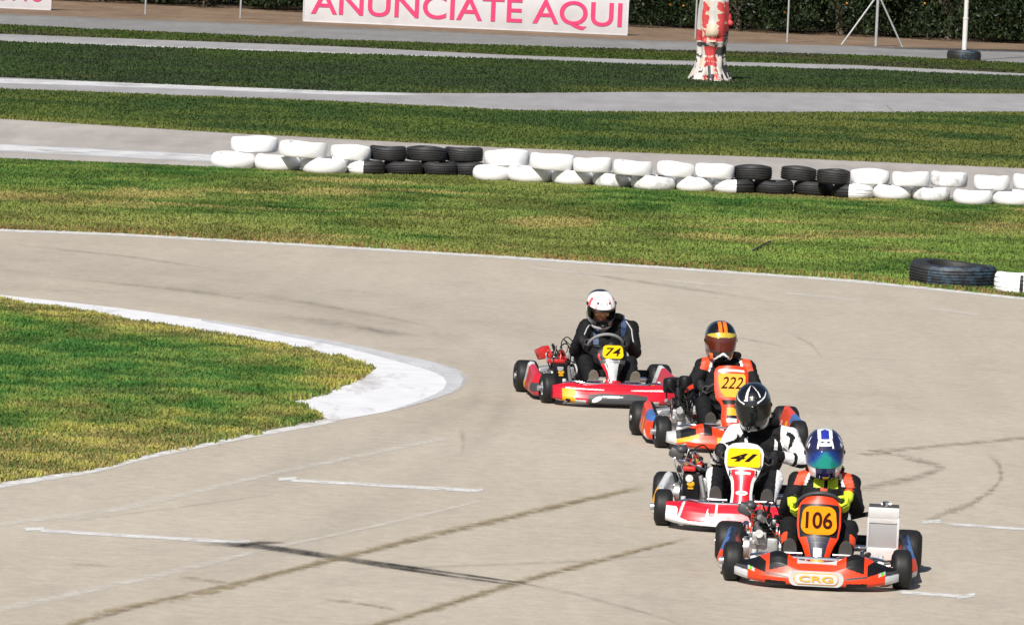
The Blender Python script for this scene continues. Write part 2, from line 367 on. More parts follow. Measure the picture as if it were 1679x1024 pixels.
# grid box brackets
strip('grid_line', [(470, 787.5, 5.2), (790, 805.5, 5.2)], m_line, n=30)
strip('grid_line', [(453, 787, 5), (490, 784.5, 4)], m_line, z=.012, n=8)
strip('grid_line', [(770, 805.5, 3.5), (794, 803.5, 4)], m_line, z=.012, n=8)
strip('grid_line', [(38, 869, 5.5), (76, 867, 4.5)], m_line, z=.012, n=8)
strip('grid_line', [(56, 870, 5.2), (400, 890.5, 5.2)], m_line, n=30)
strip('grid_line', [(372, 890.5, 4), (414, 887.5, 4)], m_line, z=.012, n=8)
strip('grid_line', [(1470, 971, 5.5), (1585, 979, 5.5)], m_line, n=12)
strip('grid_line', [(1565, 982, 6), (1602, 975, 6)], m_line, z=.012, n=8)
strip('grid_line', [(1508, 857, 6), (1546, 855, 6)], m_line, z=.012, n=8)
strip('grid_line', [(1544, 859, 4), (1679, 868.5, 4), (1800, 876, 4)], m_line, n=12)
strip('faint_line', [(-60, 868, 5), (200, 836, 7), (450, 776, 6), (735, 719, 5)], m_faint, n=50)
strip('faint_line', [(-60, 1012, 9), (120, 975, 9), (330, 928, 7), (420, 905, 5)], m_faint, n=40)
strip('faint_line', [(420, 905, 4), (640, 858, 4), (790, 822, 3)], m_faint, n=30)
for a_ in ([(862, 439, 3), (1012, 455, 3)], [(1075, 459, 3), (1212, 471, 3)], [(1282, 481, 4), (1410, 493, 4)], [(1516, 506, 4), (1610, 517, 4)]):
    strip('faint_line', a_, m_faint, n=12)
# skid marks
strip('skid_mark', [(312, 893, 3), (360, 893, 6), (420, 896, 8), (520, 910, 8), (640, 929, 7), (740, 943, 5)], m_skid_shade, z=.016, n=60)
strip('skid_mark', [(560, 914, 10), (700, 937, 11), (800, 953, 9), (870, 963, 6)], m_skid_soft, z=.020, n=40)
strip('skid_mark', [(580, 917, 2.5), (700, 934.5, 2.5), (850, 956, 2.5), (900, 966, 2)], m_skid_shade, z=.024, n=40)
strip('skid_mark', [(600, 926, 2.5), (720, 943, 2.5), (860, 962, 2)], m_skid_shade, z=.024, n=40)
strip('skid_mark', [(385, 897, 2), (420, 891, 5), (470, 890, 2)], m_skid_shade, z=.012, n=16)
strip('skid_mark', [(104, 925, 4), (150, 927, 4), (195, 931, 2)], m_skid_soft, z=.010, n=16)
strip('skid_mark', [(850, 958, 5), (930, 972, 4), (1000, 990, 4), (1090, 1015, 3), (1150, 1040, 3)], m_skid_soft, z=.020, n=40)
strip('skid_mark', [(520, 934, 3), (700, 931, 3), (840, 926, 3), (980, 920, 3), (1180, 905, 2)], m_skid_soft, z=.0285, n=50)
for pth in ([(400, 480, 3), (520, 500, 5), (640, 522, 4), (720, 540, 2)], [(560, 530, 3), (640, 546, 7), (700, 552, 3)],
            [(900, 440, 3), (1100, 470, 4), (1300, 500, 3)], [(1130, 545, 2), (1220, 556, 3), (1300, 572, 2)],
            [(1290, 545, 3), (1330, 565, 4), (1350, 590, 3)], [(755, 700, 7), (760, 725, 6), (757, 748, 3)],
            [(60, 862, 2), (300, 832, 2), (520, 802, 2)], [(640, 1018, 2), (740, 990, 2), (830, 962, 2)],
            [(0, 400, 2), (200, 420, 3), (380, 446, 2)], [(90, 455, 2), (330, 480, 4), (460, 500, 2)]):
    strip('skid_mark', pth, m_skid_soft, z=.008, n=24)
# cracks with weeds growing in them
strip('weed_crack', [(60, 1044, 9), (170, 1006, 9), (250, 988, 7), (330, 974, 9), (440, 945, 7), (560, 915, 8), (690, 882, 8), (830, 850, 8), (950, 822, 7), (1075, 795, 7)], m_crack, z=.012, n=150, jit=.12)
strip('weed_crack', [(60, 1044, 5), (250, 988, 4), (440, 945, 4), (560, 915, 4), (830, 850, 4), (1075, 795, 4)], m_crackd_shade, z=.0245, n=120, jit=.15)
strip('weed_crack', [(560, 1044, 9), (640, 1019, 8), (730, 993, 9), (830, 961, 9), (960, 926, 7), (1050, 902, 6), (1135, 882, 5)], m_crack, z=.012, n=110, jit=.12)
strip('weed_crack', [(560, 1044, 4), (730, 993, 4), (830, 961, 5), (960, 926, 3), (1135, 882, 3)], m_crackd_shade, z=.0245, n=80, jit=.15)
strip('dirt_crack', [(1388, 741, 4), (1470, 739, 5), (1560, 730, 4), (1679, 719, 5), (1800, 712, 5)], m_crackd_shade, z=.012, n=60, jit=.12)
strip('dirt_crack', [(1400, 746, 3), (1455, 744, 4), (1500, 754, 6), (1552, 767, 7)], m_crackd_shade, z=.016, n=40, jit=.2)
strip('dirt_crack', [(1552, 767, 6), (1500, 784, 8), (1430, 799, 7), (1395, 806, 4)], m_crackd_shade, z=.020, n=40, jit=.12)
strip('dirt_crack', [(1616, 744, 5), (1638, 760, 6), (1642, 785, 6), (1625, 806, 6), (1590, 828, 7), (1550, 842, 6), (1508, 858, 4)], m_crackd_shade, z=.016, n=60, jit=.2)
strip('dirt_crack', [(290, 945, 4), (345, 953, 5), (385, 960, 3)], m_crackd_shade, z=.016, n=20, jit=.2)
strip('dirt_crack', [(530, 983, 4), (600, 992, 4), (650, 1000, 4)], m_crackd_shade, z=.016, n=20, jit=.2)
strip('dirt_crack', [(1452, 172, 2), (1468, 187, 3)], m_crackd_shade, z=.012, n=10)

# ------------------------------------------------------------------ grass
def vnoise(x, y, seed):
    xi = np.floor(x).astype(np.int64); yi = np.floor(y).astype(np.int64); fx = x - xi; fy = y - yi
    def h(a, b):
        v = (a * 374761393 + b * 668265263 + seed * 1442695041) & 0x7fffffff
        v = ((v ^ (v >> 13)) * 1274126177) & 0x7fffffff; return ((v ^ (v >> 16)) & 0xffff) / 65535.
    fx = fx * fx * (3 - 2 * fx); fy = fy * fy * (3 - 2 * fy)
    return (h(xi, yi) * (1 - fx) + h(xi + 1, yi) * fx) * (1 - fy) + (h(xi, yi + 1) * (1 - fx) + h(xi + 1, yi + 1) * fx) * fy
def fbm(P, s, seed, o=4, ax=1.):
    v = 0; a = .5; t = 0
    for k in range(o):
        v = v + a * vnoise(P[:, 0] * s * ax * 2 ** k, P[:, 1] * s * 2 ** k, seed + k); t += a; a *= .55
    return v / t
LUSH, MID, OLIVE, STRAW, BROWN = [np.array(c) for c in ((.070, .185, .036), (.150, .240, .052), (.225, .250, .066), (.42, .35, .13), (.32, .21, .085))]
DEEP = np.array((.038, .058, .026)); LIME = np.array((.19, .30, .062))
def sm(v, a, b): t = np.clip((v - a) / (b - a), 0, 1); return t * t * (3 - 2 * t)
def lerp(a, b, t): return a + (b - a) * t[:, None]
def scatter(dens, inside, xlim, ylim_fun, npx=(0, 0)):
    """random ground points whose photo position satisfies inside(px, py)"""
    c = [at(x, y) for x in xlim for y in ylim_fun]
    x0, x1 = min(p.x for p in c), max(p.x for p in c); y0, y1 = min(p.y for p in c), max(p.y for p in c)
    n = int((x1 - x0) * (y1 - y0) * dens); P = np.stack([rng.uniform(x0, x1, n), rng.uniform(y0, y1, n)], 1)
    px, py = to_px(np.c_[P, np.zeros(n)])
    k = inside(px, py); return P[k], px[k], py[k]
m_grass = attr_mat('grass_blades', transl=.38)
def blades(name, P, col, h, wd, label, lean=.45, z=.006):
    n = len(P); a = rng.uniform(0, 2 * math.pi, n); d = np.stack([np.cos(a), np.sin(a)], 1); s = np.stack([-d[:, 1], d[:, 0]], 1)
    ln = rng.uniform(.1, 1, n) * lean
    hh = h * rng.uniform(.55, 1.25, n); V = np.zeros((n, 5, 3))
    V[:, 0, :2] = P - s * (wd / 2)[:, None]; V[:, 1, :2] = P + s * (wd / 2)[:, None]
    midp = P + d * (hh * ln * .35)[:, None]; tip = P + d * (hh * ln)[:, None]
    V[:, 2, :2] = midp + s * (wd * .42)[:, None]; V[:, 3, :2] = midp - s * (wd * .42)[:, None]; V[:, 4, :2] = tip
    V[:, :2, 2] = z; V[:, 2:4, 2] = (hh * .6)[:, None] + z; V[:, 4, 2] = hh * (1 - .3 * ln) + z
    me = bpy.data.meshes.new(name); b = np.arange(n) * 5
    me.vertices.add(n * 5); me.vertices.foreach_set('co', V.ravel())
    lq = np.stack([b, b + 1, b + 2, b + 3], 1); lt = np.stack([b + 3, b + 2, b + 4], 1)
    loops = np.concatenate([lq, lt], 1).ravel(); me.loops.add(len(loops)); me.loops.foreach_set('vertex_index', loops.astype(np.int32))
    ls = np.stack([np.arange(n) * 7, np.arange(n) * 7 + 4], 1).ravel(); me.polygons.add(2 * n)
    me.polygons.foreach_set('loop_start', ls.astype(np.int32))
    me.update(calc_edges=True)
    ca = me.color_attributes.new('tint', 'FLOAT_COLOR', 'POINT')
    cc = np.ones((n, 5, 4)); cc[:, :, :3] = col[:, None, :] * rng.uniform(.84, 1.18, n)[:, None, None]
    ca.data.foreach_set('color', cc.ravel()); me.materials.append(m_grass)
    o = bpy.data.objects.new(name, me); C.objects.link(o); tag(o, label, 'grass', kind='stuff'); return o
def in_band(a, b, x0=-260, x1=1900, e=0):
    return lambda px, py: (py > a(px) - e) & (py < b(px) + e) & (px > x0) & (px < x1)
def pip(px, py, poly):
    r = np.zeros(len(px), bool); q = len(poly)
    for i in range(q):
        x0, y0 = poly[i]; x1, y1 = poly[(i + 1) % q]
        if y0 == y1: continue
        r ^= ((y0 > py) != (y1 > py)) & (px < (x1 - x0) * (py - y0) / (y1 - y0) + x0)
    return r
# infield
P, px, py = scatter(5200, lambda x, y: (x > -170) & pip(x + rng.normal(0, 3, len(x)) + 26 * (vnoise(x * .05, y * .2, 3) - .5), y + rng.normal(0, 1.2, len(y)) + 5 * (vnoise(x * .045, y * .15, 5) - .5), INF), (-170, 640), (470, 850))
f1, f2, f3 = fbm(P, .9, 3, ax=2.2), fbm(P, 3.5, 17), fbm(P, .35, 29, ax=2.)
col = lerp(np.tile(LUSH, (len(P), 1)), MID, sm(f2, .45, .65)); col = lerp(col, OLIVE, sm(f1, .5, .72) * .75)
edge = np.maximum.reduce([sm(py, 655 + 45 * (f3 - .5) * 2, 750), sm(px, 440 + 90 * (f1 - .5) * 2, 590), 1 - sm(py - np.interp(px, [p[0] for p in INF_TOP], [p[1] for p in INF_TOP]), 2, 40)])
edge = np.clip(edge * (.55 + 1.0 * (f2 - .2)), 0, 1)
col = lerp(col, OLIVE, edge * .9); pick = .55 * fbm(P, 7., 41) + .45 * rng.uniform(size=len(P)); col = lerp(col, STRAW, sm(edge * .62 + .08 - pick, -.05, .10) * .8); pick = rng.uniform(size=len(P)); col = np.where(((pick > .93) & (edge > .35))[:, None], BROWN, col)
dry2 = sm(f1, .66, .78); col = lerp(col, STRAW * .8, dry2 * .45); fc = fbm(P, 2.2, 53, 3); lush = sm(py, 545, 575) * (1 - sm(py, 640, 680)) * (1 - sm(px, 330, 450)); col = lerp(col, np.array((.062, .180, .042)), lush * .6)
col = lerp(col, np.array((.30, .20, .065)), sm(px, 500, 600) * .55 * sm(f2, .3, .6)); col = lerp(col, np.array((.36, .34, .075)), sm(fc, .52, .70) * (.25 + .55 * edge)); col = col * (.80 + .45 * sm(fc, .3, .65))[:, None]
blades('infield_grass', P, col, .024 + .055 * fc * (1 - .4 * edge), np.full(len(P), .013), 'green infield grass turning yellow towards the white kerb', lean=.8)
# near verge between track and tyre wall
P, px, py = scatter(1500, in_band(k_t4, k_d, e=1.5), (-260, 1900), (240, 520))
f1, f2, f3 = fbm(P, .22, 5, ax=1.6), fbm(P, 1.3, 19, ax=1.3), fbm(P, .5, 31, ax=.8)
col = lerp(np.tile(LUSH * .85, (len(P), 1)), MID, sm(f2, .38, .6)); col = lerp(col, OLIVE, sm(f1, .42, .66) * .8)
rt = sm(px, 850, 1250) * sm(py - k_t4(px), 30, 75); col = lerp(col, LIME, rt * .8 * sm(f2, .2, .5))
tv = (py - k_t4(px)) / (k_d(px) - k_t4(px))
lf = (1 - sm(px, 300, 700)) * sm(tv, .55, .85); col = lerp(col, OLIVE * 1.1, lf * .8)
dry = np.maximum(sm(f3 + .06 * (np.abs(tv - .45) < .22), .62, .76) * .7, lf * .35)
dry = np.maximum(dry, np.exp(-((px - 905) / 75) ** 2 - ((py - 368) / 9) ** 2) * 1.5); dry = np.maximum(dry, np.exp(-((px - 240) / 90) ** 2 - ((py - 322) / 7) ** 2) * 1.3); dry = np.maximum(dry, np.exp(-((px - 20) / 60) ** 2 - ((py - 325) / 6) ** 2) * 1.3); dry = np.maximum(dry, np.exp(-((px - 540) / 60) ** 2 - ((py - 316) / 6) ** 2) * 1.1)
dry = np.maximum(dry, np.exp(-((tv - .02) / .05) ** 2) * sm(px, 1080, 1150) * (1 - sm(px, 1430, 1500)) * .8)
col = lerp(col, STRAW * .95, sm(dry * .8 - .5 * fbm(P, 4., 43) - .3 * rng.uniform(size=len(P)), -.12, .12) * .8)
eb = sm(tv, .95, 1.0); col = np.where((rng.uniform(size=len(P)) < eb * .5)[:, None], BROWN, col)
foot = .45 + .55 * sm(tv, .02, .16)
fc = fbm(P, 1.1, 57, 3); col = lerp(col, np.array((.24, .26, .07)), sm(fc, .55, .72) * .35); col = col * (.72 + .40 * sm(fc, .3, .65))[:, None]
blades('near_grass', P, col, (.030 + .040 * f2 * (1 - .5 * np.clip(dry, 0, 1))) * foot, np.full(len(P), .018), 'patchy green and straw coloured grass in front of the tyre wall', lean=.8)
# the strips farther off
P, px, py = scatter(560, in_band(k_t3, k_c, e=.6), (-260, 1900), (130, 300))
f1, f2 = fbm(P, .16, 7, ax=1.5), fbm(P, .6, 23)
col = lerp(np.tile(np.array((.048, .092, .026)), (len(P), 1)), MID * .56, sm(f2, .4, .62)); col = lerp(col, OLIVE * .70, sm(.5 * f1 + .5 * f2, .42, .62) * (.25 + .6 * sm(px, 900, 1500)))
tv = (py - k_t3(px)) / (k_c(px) - k_t3(px)); col = lerp(col, OLIVE * .8, sm(tv, .88, 1) * .8 + (1 - sm(tv, 0, .1)) * .4)
blades('middle_grass', P, col, .035 + .04 * f2, np.full(len(P), .03), 'green grass strip behind the tyre wall', lean=.7)
P, px, py = scatter(330, in_band(k_t2, k_b, e=.4), (-260, 1900), (40, 200))
f1, f2 = fbm(P, .12, 9, ax=1.4), fbm(P, .7, 27)
col = lerp(np.tile(DEEP * 1.0, (len(P), 1)), np.array((.048, .085, .026)), sm(f2, .35, .62) * .85); tv = (py - k_t2(px)) / (k_b(px) - k_t2(px))
col = lerp(col, MID * .42, sm(f1, .5, .72) * .6); col = lerp(col, OLIVE * .55, sm(tv, .80, .97) * .75 * sm(f1, .25, .5))
blades('far_grass', P, col, .04 + .05 * f2, np.full(len(P), .04), 'dark green grass strip around the painted sculpture', lean=.6)
P, px, py = scatter(210, in_band(k_t1, k_va, e=.2), (-260, 1900), (10, 160))
f1, f2 = fbm(P, .15, 13, ax=1.4), fbm(P, .8, 37)
col = lerp(np.tile(np.array((.055, .062, .030)), (len(P), 1)), MID * .38, sm(f1, .35, .65)); col = lerp(col, OLIVE * .42, sm(f2, .5, .7) * .6)
blades('far_verge_grass', P, col, .04 + .04 * f2, np.full(len(P), .045), 'thin dull grass verge between the two farthest roads', lean=.7)
strip('road_edge_shade', [(1380, 73, 2), (1450, 79, 3), (1560, 81.5, 3), (1679, 84, 4), (2100, 97, 4)], m_skid_shade, z=.012, n=40)  # dark strip paints in the shadow along the dirt's edge
strip('road_edge_shade', [(-420, 8, 2), (0, 24, 2.5), (560, 46, 3), (1040, 67, 2), (1380, 76, 1.5)], m_crackd_shade, z=.012, n=60)  # fainter strip, the same edge shadow painted along the whole boundary
from mathutils import noise as mnoise
# ------------------------------------------------------------------ tyre wall
def at_depth(px, py, Y):
    d = cf * FPX + cr * (px - PW / 2) - cu * (py - PH / 2); t = Y / d.y
    return Vector((d.x * t, Y, CAM_H + d.z * t))
m_tyre = pm('tyre_rubber', (.014, .014, .0155), rough=.62, var=.25, scale=14, dirt=.35, dirt_col=(.06, .057, .05), dscale=5)
m_twhite = pm('white_tyre_paint', (.74, .74, .75), rough=.55, var=.05, scale=9, dirt=.35, dirt_col=(.55, .54, .52), dscale=11, bump=.2)
m_twhite_dirty = pm('chipped_white_tyre_paint', (.72, .72, .72), rough=.6, var=.06, scale=9, dirt=.95, dirt_col=(.12, .12, .12), dscale=8, bump=.2)
def tyre_mb(ro, th, ri=None, grooves=0, mat=0, seg=40, seed=0, bulge=.06, shf=.16):
    r_ = random.Random(seed); ri = ri or ro * .58; p = []
    sh = th * shf
    prof = [(ri, th * .12), (ri + .012, th * .02), (ro * .84, 0.0), (ro - sh * .5, sh * .25), (ro, sh)]
    k = max(2, grooves * 2 + 2)
    for i in range(1, k):
        h = sh + (th - 2 * sh) * i / k; dr = ro * bulge * .5 * math.sin(math.pi * i / k)
        if grooves and i % 2 == 1: prof += [(ro + dr, h - .009), (ro + dr - .010, h - .006), (ro + dr - .010, h + .006), (ro + dr, h + .009)]
        else: prof.append((ro + dr, h))
    prof += [(ro, th - sh), (ro - sh * .5, th - sh * .25), (ro * .84, th), (ri + .012, th * .98), (ri, th * .88), (ri - .004, th * .5)]
    mb = MB(); mb.lathe(prof, n=seg, mat=mat, closed=True)
    ph = r_.uniform(0, 6); mb.v = [(x * (1 + .012 * math.sin(2 * math.atan2(y, x) + ph)), y * (1 + .012 * math.cos(3 * math.atan2(y, x) + ph)), z * (1 + .05 * math.sin(2 * math.atan2(y, x) + ph * 2))) for x, y, z in mb.v]
    return mb
ORD = ['first', 'second', 'third', 'fourth', 'fifth', 'sixth', 'seventh', 'eighth', 'ninth', 'tenth', 'eleventh', 'twelfth', 'thirteenth', 'fourteenth', 'fifteenth', 'sixteenth', 'seventeenth', 'eighteenth', 'nineteenth', 'twentieth', 'twenty-first']
TOPROW = [(375, 453, 'w', 229, 257, -.02), (455, 534, 'w', 232, 260, .03), (539, 606, 'w', 237, 266, .05), (603, 665, 'b', 245, 270, 0), (663, 732, 'b', 250, 272, .01), (727, 791, 'b', 250, 273, 0),
          (793, 868, 'w', 252, 277, -.07), (868, 941, 'w', 253, 284, .07), (940, 1004, 'w', 264, 287, -.04), (1006, 1070, 'w', 264, 289, .04), (1077, 1138, 'w', 269, 295, .07), (1140, 1205, 'w', 274, 299, .05),
          (1204, 1268, 'b', 278, 302, -.02), (1281, 1340, 'b', 282, 305, .09), (1340, 1396, 'b', 286, 307, .04), (1396, 1461, 'w', 288, 311, 0), (1466, 1528, 'w', 287, 310, -.06), (1528, 1589, 'd', 287, 312, .05), (1600, 1660, 'w', 290, 314, -.05), (1664, 1728, 'w', 285, 311, .03)]
BOTROW = [(345, 416, 'w', 277, 0), (418, 490, 'w', 281, 0), (493, 565, 'w', 286, 0), (568, 628, 'wb', 287, 0), (628, 690, 'b', 288, 0), (688, 748, 'b', 289, 0), (738, 794, 'b', 290, 0),
          (776, 834, 'w', 297, .05), (833, 905, 'w', 300, 0), (906, 971, 'w', 304, 0), (973, 1036, 'd', 308, 0), (1036, 1105, 'd', 313, .03), (1107, 1170, 'w', 315, 0), (1170, 1236, 'wb', 318, 0),
          (1237, 1300, 'b', 320, .02), (1303, 1367, 'b', 322, 0), (1367, 1431, 'bw', 327, .02), (1433, 1496, 'w', 328, 0), (1497, 1557, 'd', 331, .03), (1566, 1628, 'w', 337, 0), (1630, 1700, 'w', 338, -.02)]
def wall_tyre(row, i, x0, x1, kind, base, tilt, ypx):
    xc = (x0 + x1) / 2; s = (x1 - x0) / 2
    r = at_depth(x1, ypx, base.y).x - at_depth(x0, ypx, base.y).x; r /= 2
    th = .205 if row == 'upper' else .208
    if x1 - x0 > 70: th += .02
    mb = tyre_mb(r * (1.04 if row == 'lower' else .99), th, grooves=3 if kind == 'b' else (0 if kind in 'wd' else 1), seed=i + (50 if row == 'upper' else 0), bulge=.06 if row == 'lower' else .035, shf=.24 if row == 'lower' else .15)
    if kind in ('wb', 'bw'):
        sgn = -1 if kind == 'wb' else 1; cut = {'lower3': .0, 'lower13': .0, 'lower16': -.05}.get(row + str(i), 0)
        mb.m = [1 if (sum(mb.v[k][0] for k in f) / len(f) - cut) * sgn > 0 else 0 for f in mb.f]; mats = [m_tyre, m_twhite]
    else: mats = [{'w': m_twhite, 'd': m_twhite_dirty, 'b': m_tyre}[kind]]
    rr = random.Random(i * 7 + len(row))
    o = mb.build('tyre', mats, None, (base.x, base.y + r, base.z), (rr.uniform(-.02, .01), tilt * .6, rr.uniform(-.15, .15)), ang=40)
    adj = {'w': 'white painted', 'd': 'chipped white painted', 'b': 'bare black', 'wb': 'half white half black', 'bw': 'half black half white'}[kind]
    tag(o, f'{adj} tyre, {ORD[i]} from left in {row} row of the tyre wall', 'tyre', 'tyres of the low tyre wall')
    return o
for i, (x0, x1, kd, yb, tl) in enumerate(BOTROW):
    g0 = at((x0 + x1) / 2, yb); wall_tyre('lower', i, x0, x1, kd, Vector((g0.x, g0.y, .0)), tl, yb)
for i, (x0, x1, kd, ya, yb, tl) in enumerate(TOPROW):
    xc = (x0 + x1) / 2; near = min(BOTROW, key=lambda b: abs((b[0] + b[1]) / 2 - xc)); g0 = at(xc, near[3])
    p = at_depth(xc, yb, g0.y); wall_tyre('upper', i, x0, x1, kd, Vector((p.x, g0.y + .20, .209 if (near[1] - near[0]) < 70 else .229)), tl, yb)

# big tyres beside the track
def blue_worn(name, base, paint, thr):
    m = pm(name, base, rough=.6, var=.2, scale=12); t = m.node_tree; N = t.nodes; L = t.links; b = N['Principled BSDF']
    src = b.inputs['Base Color'].links[0].from_socket
    tc = N.new('ShaderNodeTexCoord'); n = N.new('ShaderNodeTexNoise'); n.inputs['Scale'].default_value = 9; n.inputs['Detail'].default_value = 8; n.inputs['Roughness'].default_value = .75
    mp = N.new('ShaderNodeMapping'); mp.inputs['Scale'].default_value = (1, 1, 1.6); L.new(tc.outputs['Object'], mp.inputs['Vector']); L.new(mp.outputs['Vector'], n.inputs['Vector'])
    r = N.new('ShaderNodeMapRange'); r.inputs['From Min'].default_value = thr; r.inputs['From Max'].default_value = thr + .16; L.new(n.outputs['Fac'], r.inputs['Value'])
    mx = N.new('ShaderNodeMix'); mx.data_type = 'RGBA'; mx.inputs['B'].default_value = tuple(paint) + (1,)
    L.new(r.outputs['Result'], mx.inputs['Factor']); L.new(src, mx.inputs['A']); L.new(mx.outputs['Result'], b.inputs['Base Color']); return m
m_blue = blue_worn('worn_blue_tyre_paint', (.012, .013, .016), (.04, .075, .115), .45)
m_white_scuff = blue_worn('scuffed_white_paint', (.80, .80, .80), (.16, .16, .17), .56)
g0 = at(1566, 473); mb = tyre_mb(.50, .26, ri=.30, grooves=4, seg=64, seed=3, bulge=.03)
mb.m = [1 if -2.25 < math.atan2(c[1], c[0]) < -.25 and math.hypot(c[0], c[1]) > .44 else 0 for c in (np.mean([mb.v[k] for k in f], 0) for f in mb.f)]
tag(mb.build('truck_tyre', [m_tyre, m_blue], None, (g0.x, g0.y + .5, .004), (R(1.5), R(1.2), 0), ang=40), 'large black tyre with worn blue paint lying at the track edge', 'tyre')
g0 = at(1678, 485); mb = tyre_mb(.315, .235, ri=.18, grooves=2, seg=48, seed=5, bulge=.05)
mb.m = [1 if -1.86 < math.atan2(c[1], c[0]) < -1.72 else 0 for c in (np.mean([mb.v[k] for k in f], 0) for f in mb.f)]
tag(mb.build('tyre', [m_white_scuff, m_tyre], None, (g0.x, g0.y + .31, .004), (0, R(1), .1), ang=40), 'white painted tyre with dark gap lying next to the large black tyre', 'tyre')

# stick in the grass
p0, p1 = at(1234, 417), at(1263, 404); sb = MB(); sb.tube([p0 + Vector((0, 0, .05)), p0.lerp(p1, .5) + Vector((0, 0, .062)), p1 + Vector((0, 0, .07))], [.012, .013, .010], 8)
st = sb.build('stick', pm('dark_wood', (.035, .03, .025), rough=.8)); tag(st, 'dark stick lying in the grass beyond the track', 'stick')

# ------------------------------------------------------------------ flag pole standing in a tyre
g0 = at(1582, 101)
root = tag(empty('white_pole', (g0.x, g0.y + .42, 0)), 'tall white pole standing in a dark tyre beside the far road', 'pole')
m_pole = pm('white_pole_paint', (.55, .55, .54), rough=.45, var=.06, dirt=.3, dscale=3)
pb = MB(); pb.tube([(0, 0, .02), (0, 0, 1.12), (0, 0, 1.121), (0, 0, 6.0)], [.066, .066, .058, .055], 16); pb.build('post', m_pole, root)
pb = MB(); pb.lathe([(.06, 1.10), (.074, 1.10), (.074, 1.16), (.06, 1.16)], n=16, closed=True); pb.build('collar', m_pole, root)
pb = MB(); pb.tube([(.005, .01, 5.99), (.01, .01, 6.06)], [.07, .03], 12); pb.build('cap', m_pole, root)
mb = tyre_mb(.44, .28, ri=.22, grooves=2, seg=40, seed=9)
mb.m = [1 if math.sin(3.2 * math.atan2(c[1], c[0]) + 1.0) > .1 else 0 for c in (np.mean([mb.v[k] for k in f], 0) for f in mb.f)]
o = mb.build('tyre', [m_tyre, m_blue], None, (g0.x, g0.y + .42, .01), (0, 0, .3), ang=40); tag(o, 'dark blue painted tyre lying round the foot of the white pole', 'tyre')

# ------------------------------------------------------------------ fence, boards
m_steel = pm('galvanised_steel', (.42, .43, .43), rough=.5, metal=.6, var=.15, scale=8)
YF = at(840, 50).y
fen = tag(empty('wire_fence', (0, YF, 0)), 'grey wire fence with thin steel posts in front of the orange grove', 'fence')
def xw(px, py): return at_depth(px, py, YF).x
posts = [xw(p, 28) for p in (-230, -74, 82, 238, 394, 550)] + [xw(p, 60) for p in (706, 862, 1018, 1140, 1291, 1590 + 150)]
for x in posts:
    m_ = MB(); m_.tube([(x, 0, 0), (x, 0, 2.35)], .028, 8); m_.ball((x, 0, 2.36), .032, 5); m_.build('post', m_steel, fen)
xc = xw(1436, 74); m_ = MB(); m_.tube([(xc, 0, 0), (xc, 0, 2.45)], .042, 10); m_.build('post', m_steel, fen)
for px in (1380, 1480):
    m_ = MB(); m_.tube([(xw(px, 72), -.0, .0), (xc + (-.03 if px < 1436 else .03), -.02, 1.42)], .026, 8); m_.build('brace', m_steel, fen)
for h in (2.2,):
    m_ = MB(); m_.tube([(x, -.035, h - (.012 if k % 2 else 0)) for k, x in enumerate(np.linspace(posts[0], posts[-1], 60))], .0025, 5); m_.build('wire', m_steel, fen)
m_board = pm('board_white', (.47, .46, .48), rough=.5, var=.05, scale=2, dirt=.6, dirt_col=(.33, .31, .30), dscale=1.1, bump=.3)
m_pink = pm('pink_lettering', (.52, .03, .12), rough=.5, var=.08, scale=3)
m_boardframe = pm('board_frame', (.45, .44, .45), rough=.5, metal=.4)
def board(label, x0, x1, zb, zt, y):
    root = tag(empty('advertising_board', ((x0 + x1) / 2, y, zb)), label, 'sign'); wd = x1 - x0; h = zt - zb
    mb = MB(); mb.box((0, 0, h / 2), (wd, .03, h), bev=.006); mb.build('panel', m_board, root)
    for s in (-1, 1):
        for k in (.12, .5, .88):
            pass
    fr = MB()
    for (c, s) in (((0, -.004, .02), (wd + .02, .05, .035)), ((0, -.004, h - .02), (wd + .02, .05, .035)), ((-wd / 2, -.004, h / 2), (.035, .05, h - .08)), ((wd / 2, -.004, h / 2), (.035, .05, h - .08))): fr.box(c, s, bev=.004)
    fr.build('frame', m_boardframe if False else m_board, root)
    for k in (-.42, -.14, .14, .42):
        pb = MB(); pb.tube([(wd * k, .05, -zb), (wd * k, .05, h - .1)], .03, 8); pb.build('support_post', m_steel, root)
    return root
YB = YF - .12
a_, b_ = at_depth(497, 36, YB), at_depth(1028, 59, YB); zb = (a_.z + b_.z) / 2
root = board('wide white advertising board with pink capital lettering on the fence', a_.x, b_.x, zb, zb + 1.14, YB)
x_first, x_last = at_depth(510, 20, YB).x, at_depth(1019, 48, YB).x; z_low = at_depth(1005, 47, YB).z; z_top = at_depth(1003, 5, YB).z
me = text_mesh('ANUNCIATE AQUI', 1., bold=.010, extrude=.012)
co = np.empty(len(me.vertices) * 3); me.vertices.foreach_get('co', co); co = co.reshape(-1, 3)
w0, h0 = np.ptp(co[:, 0]), np.ptp(co[:, 1])
qd = .10   # the tail of the Q hangs below the line
co[:, 0] *= (x_last - x_first) / w0; co[:, 1] *= (z_top - z_low) * 1.12 / h0; me.vertices.foreach_set('co', co.ravel())
t_ = mesh_obj('lettering', me, m_pink, None, root, ((x_first + x_last) / 2 - root.location.x, -.021, (z_low + z_top) / 2 - zb - .035), (R(90), 0, 0), ang=0)
a2, b2 = at_depth(-440, -3, YB), at_depth(83, 18, YB); zb2 = b2.z
root = board('white advertising board at the left with only the foot of its red lettering in view', a2.x, b2.x, zb2, zb2 + 1.14, YB)
me = text_mesh('ONO', 1., bold=.014, extrude=.012); co = np.empty(len(me.vertices) * 3); me.vertices.foreach_get('co', co); co = co.reshape(-1, 3)
